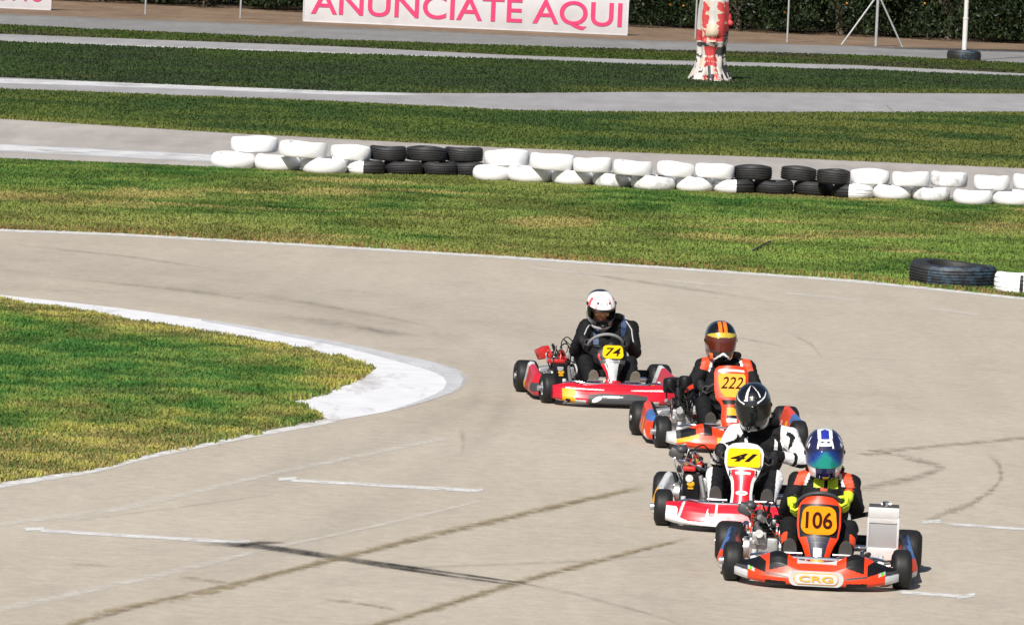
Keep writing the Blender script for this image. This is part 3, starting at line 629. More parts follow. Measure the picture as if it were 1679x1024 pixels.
xa, xb = at_depth(-10, 2, YB).x, at_depth(74, 3, YB).x; co[:, 0] *= (xb - xa) / np.ptp(co[:, 0]); co[:, 1] *= (z_top - z_low) / np.ptp(co[:, 1]); me.vertices.foreach_set('co', co.ravel())
mesh_obj('lettering', me, m_pink, None, root, ((xa + xb) / 2 - root.location.x, -.021, at_depth(60, 3, YB).z + (z_top - z_low) / 2 - zb2), (R(90), 0, 0), ang=0)

# ------------------------------------------------------------------ orange grove
m_leaf = attr_mat('orange_leaves', rough=.45, transl=.18)
m_bark = pm('bark', (.10, .075, .055), rough=.9, var=.3, scale=20, bump=.4)
m_orange = pm('orange_peel', (.42, .16, .02), rough=.45, var=.15)
def crown_mesh(seed, rad=2.15, hgt=3.3, nl=13000):
    r = np.random.default_rng(seed); V = []; nc = 260
    # leaf clumps over an uneven dome that nearly reaches the ground
    u = r.uniform(0, 2 * math.pi, nc); t = r.uniform(0, 1, nc) ** 1.15
    ht = .16 + (hgt - .16) * t; prof = np.sqrt(np.clip(1 - ((ht - 1.25) / (hgt - 1.15)) ** 2, .02, 1)); prof = np.where(ht < 1.25, .92 + .08 * (ht / 1.25), prof)
    rr = rad * prof * r.uniform(.62, 1.06, nc); cc = np.stack([np.cos(u) * rr, np.sin(u) * rr, ht], 1)
    k = r.integers(0, nc, nl); P = cc[k] + r.normal(0, 1, (nl, 3)) * np.array([.24, .24, .20]); P[:, 2] = np.maximum(P[:, 2], .08 + .22 * r.uniform(size=nl))
    ax = r.normal(0, 1, (nl, 3)); ax[:, 2] -= .4; ax /= np.linalg.norm(ax, axis=1)[:, None]
    out = P - np.array([0, 0, 1.2]); out /= np.linalg.norm(out, axis=1)[:, None] + 1e-6; nrm = out + r.normal(0, .7, (nl, 3))
    sd_ = np.cross(ax, nrm); sd_ /= np.linalg.norm(sd_, axis=1)[:, None] + 1e-6
    L_ = r.uniform(.09, .18, nl)[:, None]; W_ = L_ * .45
    Q = np.stack([P - ax * L_ * .5, P + sd_ * W_ * .5, P + ax * L_ * .5, P - sd_ * W_ * .5], 1)
    me = bpy.data.meshes.new('crown'); b = np.arange(nl) * 4
    me.from_pydata(Q.reshape(-1, 3).tolist(), [], np.stack([b, b + 1, b + 2, b + 3], 1).tolist())
    ca = me.color_attributes.new('tint', 'FLOAT_COLOR', 'POINT')
    base = np.array((.012, .022, .010)); lite = np.array((.045, .064, .021)); f = (r.uniform(size=nl) ** 2)[:, None] * (.4 + .8 * r.uniform(size=nc)[k])[:, None]
    c = base + (lite - base) * np.clip(f, 0, 1); cc4 = np.ones((nl, 4, 4)); cc4[:, :, :3] = c[:, None, :]
    ca.data.foreach_set('color', cc4.ravel()); me.materials.append(m_leaf); me.update(); return me, cc
crowns = [crown_mesh(100 + k) for k in range(4)]
def trunk_mb(seed):
    r = random.Random(seed); mb = MB(); mb.tube([(0, 0, -.05), (.02, 0, .35), (.05, .03, .75)], [.14, .11, .10], 10)
    for k in range(5):
        a = k * 1.26 + r.uniform(-.3, .3); c, s = math.cos(a), math.sin(a)
        mb.tube([(.05, .03, .7), (.05 + c * .45, .03 + s * .45, 1.25), (c * 1.0, s * 1.0, 1.9 + r.uniform(0, .5))], [.075, .05, .02], 7)
    return mb
trunk0 = trunk_mb(1).build('trunk', m_bark); tm = trunk0.data; bpy.data.objects.remove(trunk0)
fb = MB(); fb.ball((0, 0, 0), .036, 6); f0 = fb.build('orange', m_orange); fm_ = f0.data; bpy.data.objects.remove(f0)
rr = random.Random(5); first = True
for row, (Y, dx, fruit) in enumerate(((YF + 10.6, 3.15, 8), (YF + 14.2, 3.15, 0), (YF + 18, 3.3, 0))):
    nx = 13
    for i in range(nx):
        x = (i - nx // 2) * dx + (dx * .5 if row % 2 else 0) + rr.uniform(-.3, .3); y = Y + rr.uniform(-.35, .35) + (1.3 if x < -6.5 else 0)
        t = empty('orange_tree', (x, y, 0), rr.uniform(0, 6.28)); s = rr.uniform(.92, 1.08); t.scale = (s, s, s * rr.uniform(.92, 1.08))
        tag(t, 'dense dark orange tree in the grove behind the wire fence', 'tree', 'orange trees of the grove')
        k = rr.randrange(4); c = bpy.data.objects.new('crown', crowns[k][0]); C.objects.link(c); c.parent = t
        tr = bpy.data.objects.new('trunk', tm); C.objects.link(tr); tr.parent = t
        for q in range(fruit if x > -5 else fruit // 2):
            # fruit hangs on the side of the crown that faces the track
            a = math.atan2(-1, 0) - t.rotation_euler.z + rr.uniform(-1.2, 1.2); h = rr.uniform(.35, 1.7)
            o = bpy.data.objects.new('orange', fm_); C.objects.link(o); o.parent = t; rad = 2.05 * (.92 + .08 * min(1, h / 1.25)); o.location = (rad * math.cos(a), rad * math.sin(a), h)
    
# ------------------------------------------------------------------ painted stump-like sculpture
g0 = at(1163, 135)
root = tag(empty('painted_sculpture', (g0.x, g0.y + .4, 0)), 'tall red and white painted stump-like sculpture with spreading roots on the grass', 'sculpture')
mw = pm('sculpture_white', (.46, .44, .42), rough=.6, var=.08, scale=6, dirt=.5, dirt_col=(.3, .28, .25), dscale=7, bump=.6)
mr_ = pm('sculpture_red', (.42, .042, .045), rough=.55, var=.2, scale=6, bump=.6)
mk = pm('sculpture_black', (.03, .03, .03), rough=.6, var=.2)
mcream = pm('sculpture_cream', (.50, .41, .31), rough=.6, var=.1, scale=5, bump=.5)
rings = []; NA = 168; HZ = np.linspace(0, 1.88, 120)
for z in HZ:
    base = np.interp(z, [0, .12, .3, .6, .85, 1.05, 1.3, 1.6, 1.84, 1.88], [.42, .37, .30, .26, .27, .30, .31, .315, .30, .28]); ring = []
    for k in range(NA):
        a = 2 * math.pi * k / NA
        r_ = base + .07 * math.sin(5 * a + .6) * max(0, 1 - z / .5) + .018 * math.sin(9 * a + 3 * z) * (1 if z < 1 else .4) + .02 * math.sin(2 * a + 2.2 * z)
        r_ *= 1.12; front = max(0, math.cos(a + math.pi / 2))
        r_ += .10 * front ** 6 * math.exp(-((z - 1.12) / .20) ** 2) + .06 * front ** 4 * math.exp(-((z - .88) / .09) ** 2) - .04 * front ** 8 * math.exp(-((z - .98) / .05) ** 2)
        ring.append((r_ * math.cos(a) + .05 * (z / 1.88), r_ * math.sin(a), z))
    rings.append(ring)
def sc(c):
    x, y, z = c; a = math.atan2(y, x); fr = math.cos(a + math.pi / 2)   # 1 = towards the track
    side = math.sin(a + math.pi / 2)                                # + = right seen from the track
    V_ = Vector((x, y, z)); n_ = 2.6 * mnoise.noise(V_ * 5.5) + 1.4 * mnoise.noise(V_ * 14); z += .05 * mnoise.noise(V_ * 6 + Vector((9, 0, 0))); side += .12 * mnoise.noise(V_ * 7 + Vector((0, 7, 0)))
    if z > 1.80: return 0
    if n_ > 1.15 and z > .7: return 3 if n_ < 1.6 else 0
    if side > .80 and z < 1.15 and z > .62 + .1 * n_: return 2 if n_ > -.6 else 0  # shaded right flank painted black
    if z < .62:
        if abs(side - .05) < .42 and z > .06: return 1 if math.sin(52 * z) + .6 * math.sin(40 * side) + .4 * n_ > -.65 else 3
        return (3 if n_ > 1. else 0) if n_ > -.42 else 2
    if z < .80: return 1 if abs(side) < .45 else (0 if side < 0 else 2)  # shade on the right painted black, left side white
    if z < .90: return 0 if n_ > -.7 else 2
    if abs(side) < .33 and z < 1.30: return 1 if abs(z - .99) < .035 and abs(side - .05) < .26 else 3
    if abs(side - .05) < .26: return 0
    if side < -.72: return 0 if z > 1.18 else 1
    if z > 1.55 and abs(z - 1.68 + .25 * side) < .05: return 3
    return 1
mb = MB(); mb.grid(rings, True, True, sc); mb.build('stump', [mw, mr_, mk, mcream], root, ang=60)
ear = MB()
for p, r in (((.36, -.08, 1.45), (.09, .08, .12)), ((.42, -.12, 1.33), (.07, .07, .07)), ((.33, -.06, 1.30), (.08, .07, .09))): ear.ball(p, r, 8)
V, F = remesh(ear, .015, 3); e2 = MB(); e2.add(V.tolist(), F); e2.build('side_knob', mr_, root, ang=60)
for a, l in ((-2.75, .34), (-2.1, .25), (-1.45, .2), (-.9, .22), (-.35, .33), (.9, .25), (2.2, .25)):
    rb = MB(); c, s = math.cos(a), math.sin(a)
    rb.tube([(c * .22, s * .22, .32), (c * .33, s * .33, .13), (c * (.36 + l * .12), s * (.36 + l * .12), .05), (c * (.36 + l * .25), s * (.36 + l * .25), .0)], [.12, .11, .08, .05], 10)
    rb.m = [2 if mnoise.noise(Vector(np.mean([rb.v[i] for i in f], 0)) * 11) > .08 else 0 for f in rb.f]; rb.build('root_flare', [mw, mr_, mk], root, ang=60)
bs = MB(); bs.lathe([(.0, .0), (.85, .0), (.8, .025), (0, .03)], n=40)
tag(bs.build('bare_earth', m_soil, None, (g0.x + .1, g0.y + .5, .012), ang=0), kind='structure')
# ------------------------------------------------------------------ karts (local axes: y forward, x to the kart's right, z up)
m_kt = pm('kart_tyre_rubber', (.011, .011, .0115), rough=.55, var=.3, scale=25, spec=.3, dirt=.2, dirt_col=(.035, .033, .03), dscale=12)
m_rim = pm('magnesium_rim', (.55, .56, .58), rough=.35, metal=.85, var=.1)
m_chrome = pm('chromed_tube', (.75, .76, .78), rough=.18, metal=1., var=.05)
m_alu = pm('cast_aluminium', (.50, .50, .50), rough=.42, metal=.8, var=.25, scale=40, dirt=.3, dirt_col=(.08, .07, .06), dscale=20)
m_alupale = pm('pale_aluminium', (.72, .73, .74), rough=.4, metal=.35, var=.08, scale=30)
m_blk = pm('black_plastic', (.007, .007, .008), rough=.4, spec=.3, var=.2, scale=30)
m_blkmetal = pm('blackened_metal', (.014, .014, .015), rough=.45, metal=.4, var=.3, scale=40)
m_hose = pm('rubber_hose', (.008, .008, .008), rough=.55, spec=.3)
m_dgrey = pm('dark_grey_plastic', (.045, .045, .048), rough=.45, var=.15)
m_lgrey = pm('light_grey_plastic', (.42, .43, .44), rough=.4, var=.12)
m_sil = pm('silver_sticker', (.60, .60, .62), rough=.3, metal=.3, var=.1)
m_white = pm('white_bodywork', (.70, .70, .70), dirt=.45, dirt_col=(.22, .21, .20), dscale=9, rough=.28, coat=.5, var=.03)
m_red = pm('red_bodywork', (.56, .005, .016), dirt=.4, dirt_col=(.10, .03, .03), dscale=9, rough=.36, coat=.35, var=.06)
m_crim = pm('crimson_bodywork', (.54, .007, .022), dirt=.4, dirt_col=(.10, .03, .03), dscale=9, rough=.36, coat=.35, var=.06)
m_org = pm('orange_bodywork', (.72, .040, .004), dirt=.4, dirt_col=(.10, .04, .02), dscale=9, rough=.38, coat=.3, var=.06)
m_yel = pm('yellow_sticker', (.68, .32, .003), rough=.5, coat=.1, var=.05)
m_yel2 = pm('amber_number_plate', (.64, .215, .002), rough=.75, spec=.12, var=.05)
m_yel3 = pm('lemon_number_plate', (.72, .43, .004), rough=.75, spec=.12, var=.05)
m_grn = pm('green_sticker', (.12, .55, .03), rough=.3)
m_navy = pm('navy_panel', (.012, .014, .035), rough=.5, coat=.1)
m_bluest = pm('blue_sticker', (.05, .12, .35), rough=.3)
m_num = pm('number_ink', (.035, .004, .004), rough=.8, spec=.1)
m_numk = pm('black_number_ink', (.008, .007, .006), rough=.8, spec=.1)
m_radcore = pm('radiator_core', (.36, .365, .375), rough=.6, metal=.2, var=.05, scale=40)
m_brass = pm('yellow_passivated_metal', (.55, .40, .12), rough=.4, metal=.7)
m_redanod = pm('red_anodised_metal', (.55, .03, .025), rough=.35, metal=.3)
m_wgrip = pm('grey_wheel_grip', (.20, .20, .205), rough=.6, var=.15)
m_tank = pm('milky_fuel_tank', (.55, .53, .46), rough=.4)

def kart_tyre(w_, ro, ri=.0635):
    h = w_ / 2; s = .028
    prof = [(ri, -h * .80), (ri + .012, -h * .96), (ro * .72, -h), (ro - s, -h * .93), (ro - s * .35, -h * .82), (ro, -h * .62), (ro + .002, -h * .3), (ro + .002, h * .3), (ro, h * .62), (ro - s * .35, h * .82), (ro - s, h * .93), (ro * .72, h), (ri + .012, h * .96), (ri, h * .80)]
    return MB().lathe(prof, axis='X', n=40, closed=True)
def kart_rim(w_, out, ri=.0635):
    """out = +1/-1: the side the hub face points to"""
    h = w_ / 2; mb = MB()
    mb.lathe([(ri + .006, -h * .82), (ri + .006, -h * .74), (ri - .004, -h * .7), (ri - .010, 0), (ri - .004, h * .7), (ri + .006, h * .74), (ri + .006, h * .82), (ri - .002, h * .82), (ri - .016, 0), (ri - .002, -h * .82)], axis='X', n=32, closed=True)
    x = out * h * .35
    mb.lathe([(.0, x - .006), (.052, x - .006), (.052, x + .006), (.0, x + .006)], axis='X', n=24)
    mb.lathe([(.0, x - .02), (.028, x - .02), (.026, x + out * .05 + .02), (.0, x + out * .05 + .02)], axis='X', n=16)
    for k in range(3):
        a = k * 2.094 + .4; mb.cyl((x, math.cos(a) * .04, math.sin(a) * .04), (x + out * .02, math.cos(a) * .04, math.sin(a) * .04), .006, n=6)
    return mb
TY_F, TY_R = kart_tyre(.130, .129), kart_tyre(.205, .141)

def poly_curve(pts, n):
    P = np.array(pts, float); d = np.r_[0, np.cumsum(np.linalg.norm(np.diff(P, axis=0), axis=1))]; t = np.linspace(0, d[-1], n)
    return np.stack([np.interp(t, d, P[:, k]) for k in range(P.shape[1])], 1)
def nose_mb(hw, hump, zc, yc, sweep, mat, ztip=.15, zrise=.035):
    rings = []
    for s in np.linspace(-1, 1, 193):
        a = abs(s); x = hw * s; yf = yc - sweep * (.35 * a ** 2 + .65 * a ** 5)
        zt = zc + (hump - zc) * math.exp(-((a - .47) / .2) ** 2); zt = zt + (ztip - zt) * max(0, (a - .7) / .3) ** 1.4
        d = 1 - .35 * a ** 4; zb = zrise * a ** 3
        ctrl = [(yf - .19 * d, .055), (yf - .10 * d, .028 + zb), (yf - .015, .026 + zb), (yf + .006, .045 + zb), (yf + .008, .075 + zb * .6), (yf - .004, .105 + zb * .2), (yf - .022, zt * .72), (yf - .055 * d, zt * .9), (yf - .10 * d, zt), (yf - .145 * d, zt + .002), (yf - .165 * d, zt - .012), (yf - .18 * d, zt * .6)]
        c = poly_curve(ctrl, 120); rings.append([(x, p[0], p[1]) for p in c])
    return MB().grid(rings, True, True, mat)
def pod_mb(sx, mat, hw=.675, top=.215, y0=-.345, y1=.345):
    rings = []
    for t in np.linspace(0, 1, 71):
        y = y0 + (y1 - y0) * t; e = min(1, t / .12) ** .5 if t < .12 else 1; f = 1 - .55 * max(0, (t - .78) / .22) ** 2
        xo = hw - .03 * (1 - t) - (1 - f) * .16; zt = top * (1.26 - .30 * t) * (.75 + .25 * f)
        ctrl = [(xo - .17, .045), (xo - .03, .032), (xo, .06), (xo + .004, .10), (xo - .008, .15), (xo - .03, zt - .02), (xo - .055, zt), (xo - .085, zt - .006), (xo - .10, zt - .05), (xo - .15, .09)]
        c = poly_curve(ctrl, 40); rings.append([(sx * p[0], y, p[1]) for p in c])
    return MB().grid(rings, True, True, mat)
def panel_mb(outl, p0, p1, bulge, mat, thick=.022, n=80, m=49):
    """curved number panel: outl = (height 0..1, half width); p0/p1 = (y, z) of the bottom and top edge"""
    hs = np.linspace(0, 1, n); hw = np.interp(hs, [o[0] for o in outl], [o[1] for o in outl]); k = np.array([1, 2, 3, 2, 1]) / 9.; hw[2:-2] = np.convolve(hw, k, 'valid')
    d = Vector((0, p1[0] - p0[0], p1[1] - p0[1])); nr = Vector((0, d.z, -d.y)).normalized()
    if nr.y < 0: nr = -nr
    rings = []
    for h, w_ in zip(hs, hw):
        ring = []
        for u in np.linspace(-1, 1, m):
            b = bulge * (1 - u * u) - .012 * (h ** 6)
            ring.append(Vector((w_ * u, p0[0], p0[1])) + d * h + nr * b)
        for u in np.linspace(1, -1, m):
            b = bulge * (1 - u * u) - .012 * (h ** 6); ring.append(Vector((w_ * u * .97, p0[0], p0[1])) + d * h + nr * (b - thick))
        rings.append(ring)
    L_ = d.length
    def f(c):
        c = Vector(c); q = c - Vector((0, p0[0], p0[1])); h = q.dot(d) / L_ ** 2; ww = float(np.interp(h, hs, hw)); back = q.dot(nr) < bulge * (1 - min(1, (c.x / max(ww, .001)) ** 2)) - .012 * max(0, h) ** 6 - .008
        return mat(c.x, h, c.x / max(ww, .001), back)
    return MB().grid(rings, True, True, f), d, nr
def plate_on(parent, p0, d, nr, h, outl, off, mat, name, bulge):
    c = Vector((0, p0[0], p0[1])) + d * h; up = d.normalized(); rim = []
    for (u, v) in outl:
        rim.append(c + Vector((u, 0, 0)) + up * v + nr * off)
    mb = MB(); mb.slab(rim, -nr * .006); return mb.build(name, mat, parent, ang=30)
def lettering(parent, name, txt, c, up, nr, size, mat, bold=.0, shear=0., sx=1., hgt=None, wid=None):
    me = text_mesh(txt, 1., bold=bold, shear=shear, extrude=.01, sx=1.)
    co = np.empty(len(me.vertices) * 3); me.vertices.foreach_get('co', co); co = co.reshape(-1, 3)
    co[:, 0] *= wid / np.ptp(co[:, 0]); co[:, 1] *= hgt / np.ptp(co[:, 1]); co[:, 2] *= .08
    right = Vector((-1, 0, 0))
    P = [tuple(c + right * p[0] + up * p[1] + nr * (p[2] + .0016)) for p in co]
    me.vertices.foreach_set('co', np.array(P).ravel()); me.update()
    return mesh_obj(name, me, mat, None, parent, ang=0)
def rounded(w_, h_, r, n=5, wtop=None):
    pts = []; wt = w_ if wtop is None else wtop
    for (cx, cy, a0, ww) in ((1, -1, -90, w_), (1, 1, 0, wt), (-1, 1, 90, wt), (-1, -1, 180, w_)):
        for k in range(n + 1):
            a = R(a0 + 90 * k / n); pts.append((cx * (ww - r) + r * math.cos(a), cy * (h_ - r) + r * math.sin(a)))
    return pts

def coil(mb, pts, r, mat=0, n=6, m=24):
    """smooth hose or cable through points (Catmull-Rom)"""
    P = [Vector(p) for p in pts]; Q = []
    for i in range(len(P) - 1):
        a, b, c, d = P[max(i - 1, 0)], P[i], P[i + 1], P[min(i + 2, len(P) - 1)]
        for k in range(max(2, m // len(P))):
            t = k / max(2, m // len(P)); Q.append(.5 * ((2 * b) + (c - a) * t + (2 * a - 5 * b + 4 * c - d) * t * t + (3 * b - a - 3 * c + d) * t ** 3))
    Q.append(P[-1]); mb.tube(Q, r, n, mat); return mb

def make_engine(root, v):
    ex, ey = v.get('pos', (.36, -.27)); k_ = v.get('scale', 1.); Z = lambda x, y, z: (ex + x * k_, ey + y * k_, z * k_)
    e = MB(); e.box(Z(0, 0, .15), (.20, .24, .15), mat=0, bev=.025); e.cyl(Z(.10, 0, .14), Z(.135, 0, .14), .075, n=20, mat=0); e.cyl(Z(-.10, .02, .15), Z(-.13, .02, .15), .06, n=18, mat=0)
    e.box(Z(0, 0, .065), (.17, .26, .025), mat=0, bev=.006)
    for k in range(6): a = k * 1.047; e.cyl(Z(.13, .06 * math.cos(a), .14 + .06 * math.sin(a)), Z(.142, .06 * math.cos(a), .14 + .06 * math.sin(a)), .007, n=6)
    eng = e.build('engine', m_alu, root)
    c = MB(); Rm = Matrix.Rotation(R(-14), 3, 'X')
    c.box(Z(0, .02, .27), (.13, .15, .12), Rm, bev=.02)
    for k in range(5): c.box(Z(0, .015 + .005 * k, .235 + .021 * k), (.158, .178, .006), Rm, bev=.002)
    c.build('cylinder', v['cyl'], eng)
    h = MB(); h.box(Z(0, .035, .345), (.10, .12, .03), Rm, bev=.012); h.cyl(Z(0, .04, .35), Z(.0, .045, .395), .018, n=10); h.build('cylinder_head', v['head'], eng)
    s = MB(); coil(s, [Z(0, .045, .395), Z(.01, .06, .44), Z(-.05, .03, .46), Z(-.10, -.04, .36), Z(-.09, -.08, .22)], .006); s.build('spark_lead', m_hose, eng)
    f = MB(); f.box(Z(.03, .135, .22), (.10, .05, .09), bev=.015); f.cyl(Z(.03, .15, .25), Z(.03, .22, .26), .028, n=14); f.cyl(Z(.07, .15, .19), Z(.07, .19, .17), .022, n=12); f.build('carburettor', v.get('carb', m_alu), eng)
    a = MB()
    if v['air'] == 'twin':
        for (x, y, z) in ((-.03, .02, .47), (.10, .04, .45)): a.lathe([(0, -.06), (.045, -.06), (.055, -.045), (.057, .03), (.05, .055), (.03, .062), (0, .062)], Z(x, y, z), n=22)
        a.box(Z(.035, -.02, .42), (.20, .10, .06), bev=.02); a.cyl(Z(.03, .16, .28), Z(.03, .05, .42), .032, n=12); a.build('air_filter', m_blk, eng)
    elif v['air'] == 'red':
        a.box(Z(.155, .0, .375), (.105, .13, .10), Matrix.Rotation(.45, 3, 'Y') @ Matrix.Rotation(.3, 3, 'Z'), bev=.018); a.box(Z(.10, .02, .36), (.05, .09, .06), Matrix.Rotation(.45, 3, 'Y'), bev=.012); o = a.build('air_filter', m_redanod, eng)
        a = MB(); a.cyl(Z(.08, .02, .37), Z(.03, .12, .29), .03, n=12); a.build('intake_hose', m_hose, eng)
    else:
        a.box(Z(.13, .03, .40), (.11, .12, .075), Matrix.Rotation(-.4, 3, 'Y'), bev=.025); a.ball(Z(.10, .05, .43), (.045, .05, .035), 8); a.cyl(Z(.09, .03, .37), Z(.03, .13, .26), .03, n=12); a.box(Z(.05, .0, .37), (.08, .06, .05), Matrix.Rotation(.3, 3, 'Y'), bev=.012); a.build('air_filter', m_dgrey, eng)
    x = MB(); coil(x, [Z(-.02, -.10, .24), Z(-.03, -.20, .25), Z(.02, -.30, .20), Z(.12, -.38, .17)], .026, m=18, n=12)
    x.tube([Z(.12, -.38, .17), Z(.16, -.40, .17), Z(-.05, -.42, .19), Z(-.30, -.42, .20), Z(-.36, -.42, .20)], [.026, .045, .055, .05, .02], 14); x.build('exhaust', m_alu, eng)
    if v.get('cover'):
        q = MB(); q.box(Z(.02, .16, .195), (.125, .10, .22), Matrix.Rotation(R(-6), 3, 'X'), bev=.016); q.box(Z(.075, .18, .13), (.03, .08, .12), bev=.01); cv = q.build('airbox', m_blk, eng)
        q = MB(); q.box(Z(.035, .165, .318), (.095, .085, .034), bev=.012); q.build('cap', m_redanod, eng)
        q = MB(); q.ball(Z(.02, .213, .225), (.028, .004, .022), 8); q.box(Z(.02, .212, .196), (.04, .006, .012)); q.build('sticker', m_yel, eng)
        q = MB(); q.box(Z(-.07, .17, .22), (.06, .05, .10), bev=.012); q.cyl(Z(-.07, .2, .14), Z(-.04, .2, .28), .018, n=10); q.build('carburettor_body', m_alu, eng)
    p = MB(); p.lathe([(0, -.008), (.085, -.008), (.085, .008), (0, .008)], Z(-.165, -.02, .14), 'X', 30); p.box(Z(-.165, -.12, .16), (.03, .28, .10), bev=.012); p.build('chain_guard', v.get('guard', m_blk), eng)
    for k in range(v.get('cables', 7)):
        r_ = random.Random(k * 13 + v['seed']); q = MB()
        p0 = Z(r_.uniform(-.1, .12), r_.uniform(.02, .15), r_.uniform(.2, .34)); p3 = Z(r_.uniform(-.2, .1), r_.uniform(-.15, .2), r_.uniform(.10, .3)); mid = Z(r_.uniform(-.15, .15), r_.uniform(0, .2), r_.uniform(.33, .46))
        coil(q, [p0, mid, p3], r_.choice([.005, .006, .009]), m=15); q.build('cable', r_.choice([m_hose, m_hose, m_chrome, v['cab']]), eng)
    for k in range(9):
        r_ = random.Random(k * 7 + v['seed'] + 3); q = MB(); p0 = Vector(Z(r_.uniform(-.16, .13), r_.uniform(.0, .11 if v.get('cover') else .2), r_.uniform(.17, .40)))
        if k % 3 == 0: q.box(p0, (r_.uniform(.03, .06), .04, r_.uniform(.03, .05)), Matrix.Rotation(r_.uniform(-.6, .6), 3, 'Y'), bev=.006)
        elif k % 3 == 1: q.cyl(p0, p0 + Vector((r_.uniform(-.05, .05), .03, r_.uniform(.02, .05))), r_.uniform(.012, .022), n=12)
        else: q.ball(p0, r_.uniform(.012, .02), 7)
        q.build('fitting', [m_alu, m_blkmetal, m_chrome, v['acc'], m_alu][k % 5], eng)
    if v.get('loop'):
        q = MB(); coil(q, [Z(-.04, .0, .33), Z(.00, .02, .46), Z(-.05, .02, .52), Z(-.11, .02, .46), Z(-.13, .0, .33)], .005, m=30); coil(q, [Z(-.03, .04, .34), Z(-.06, .04, .44), Z(-.02, .03, .50), Z(-.12, .0, .42)], .004, m=20); q.build('wire_loop', m_hose, eng)
    return eng

def make_kart(cfg):
    F = at(*cfg['front']); psi = R(cfg['yaw']); fwd = Vector((math.sin(psi), -math.cos(psi), 0))
    root = empty('racing_kart', F - fwd * .52 + Vector((0, 0, .006)), math.pi + psi); tag(root, cfg['label'], 'kart', 'karts rounding the corner')
    # frame, floor, axle
    fr = MB()
    for s in (-1, 1):
        coil(fr, [(s * .34, -.60, .075), (s * .31, -.30, .07), (s * .30, .0, .06), (s * .22, .30, .06), (s * .19, .52, .065), (s * .17, .70, .07)], .016, n=10)
        fr.tube([(s * .19, .50, .065), (s * .34, .54, .09), (s * .42, .53, .12)], .016, 10); fr.cyl((s * .30, 0, .06), (s * .56, .04, .10), .012, n=8); fr.cyl((s * .30, -.25, .06), (s * .56, -.22, .10), .012, n=8)
        coil(fr, [(s * .56, .30, .10), (s * .57, .04, .10), (s * .56, -.30, .10)], .011, n=8)
    for y, x in ((-.52, .33), (-.05, .30), (.30, .22), (.52, .30)): fr.cyl((-x, y, .07), (x, y, .07), .015, n=10)
    fr.build('frame', m_chrome, root)
    fl = MB(); fl.box((0, .28, .046), (.44, .78, .006), bev=.002); fl.build('floor_tray', m_alu, root)
    bb = MB(); coil(bb, [(-.18, .56, .075), (-.20, .72, .09), (-.14, .80, .10), (.14, .80, .10), (.20, .72, .09), (.18, .56, .075)], .011, n=8, m=30)
    coil(bb, [(-.20, .55, .08), (-.27, .66, .19), (-.25, .76, .20), (.25, .76, .20), (.27, .66, .19), (.20, .55, .08)], .010, n=8, m=30)
    for s in (-1, 1): coil(bb, [(s * .25, .745, .20), (s * .36, .70, .21), (s * .44, .64, .19)], .009, n=8); bb.cyl((s * .15, .60, .08), (s * .05, .74, .18), .008, n=8)
    bb.build('front_bumper_bar', m_chrome, root)
    ax = MB(); ax.cyl((-.60, -.52, .141), (.60, -.52, .141), .0225, n=14); ax.build('rear_axle', m_chrome, root)
    br = MB(); br.lathe([(.03, -.004), (.095, -.004), (.095, .004), (.03, .004)], (-.20, -.52, .141), 'X', 26, closed=True); br.build('brake_disc', m_blkmetal, root)
    rb = MB(); rings = []
    for t in np.linspace(-1, 1, 21):
        y = -.70 - .03 * (1 - t * t); rings.append([(t * .66, y + .045 * math.cos(a), .155 + (.055) * math.sin(a)) for a in np.linspace(0, 2 * math.pi, 13)[:-1]])
    rb.grid(rings); rb.build('rear_bumper', m_blk, root)
    for s in (-1, 1):
        b2 = MB(); b2.cyl((s * .3, -.58, .08), (s * .3, -.69, .14), .014, n=8); b2.build('bumper_stay', m_chrome, root)
    # wheels
    st = R(cfg.get('steer', 0))
    for s in (-1, 1):
        for (y, x, z, tmb, w_, steer) in ((.52, .560, .129, TY_F, .130, st), (-.52, .600, .141, TY_R, .205, 0)):
            wh = kart_rim(w_, s).build('wheel', cfg.get('rim', m_rim), root, (s * x, y, z), (0, 0, steer))
            tmb.build('tyre', m_kt, wh, ang=50)
        sp = MB(); sp.cyl((s * .42, .52, .06), (s * .42, .52, .20), .014, n=10); sp.cyl((s * .42, .52, .129), (s * .56, .52, .129), .011, n=10); sp.box((s * .42, .52, .13), (.05, .05, .08), bev=.01); sp.cyl((s * .42, .53, .19), (s * .42, .53, .215), .018, n=10)
        sp.build('stub_axle', m_alupale, root)
        tr = MB(); tr.cyl((s * .04, .40, .10), (s * .41, .44, .125), .008, n=8); tr.build('tie_rod', m_chrome, root)
    # seat
    rings = []
    for t in np.linspace(0, 1, 21):
        c = Vector((0, np.interp(t, [0, .3, .55, 1], [.06, -.16, -.36, -.52]), np.interp(t, [0, .3, .55, 1], [.20, .09, .20, .53]))); wd = np.interp(t, [0, .3, .6, 1], [.17, .20, .21, .17]); lip = np.interp(t, [0, .25, .55, .8, 1], [.05, .15, .16, .09, .03])
        tn = Vector((0, np.interp(t, [0, .4, .7, 1], [.3, .5, .92, .95]), np.interp(t, [0, .4, .7, 1], [.95, .87, .38, .3]))); ring = []
        for o, off in ((1, 0), (-1, -.012)):
            for u in (np.linspace(-1, 1, 17) if o > 0 else np.linspace(1, -1, 17)):
                ring.append(c + Vector((u * (wd + (.012 if o < 0 else 0)), 0, 0)) + tn * (lip * abs(u) ** 3 + off))
        rings.append(ring)
    MB().grid(rings).build('seat', cfg.get('seat', m_lgrey), root)
    # steering
    cw = Vector(cfg.get('wheel_c', (0, .10, .485))); tl = R(cfg.get('wheel_tilt', 47)); nw = Vector((0, -math.cos(tl), math.sin(tl))); uw = Vector((0, math.sin(tl), math.cos(tl))); rot = R(cfg.get('wheel_rot', 0))
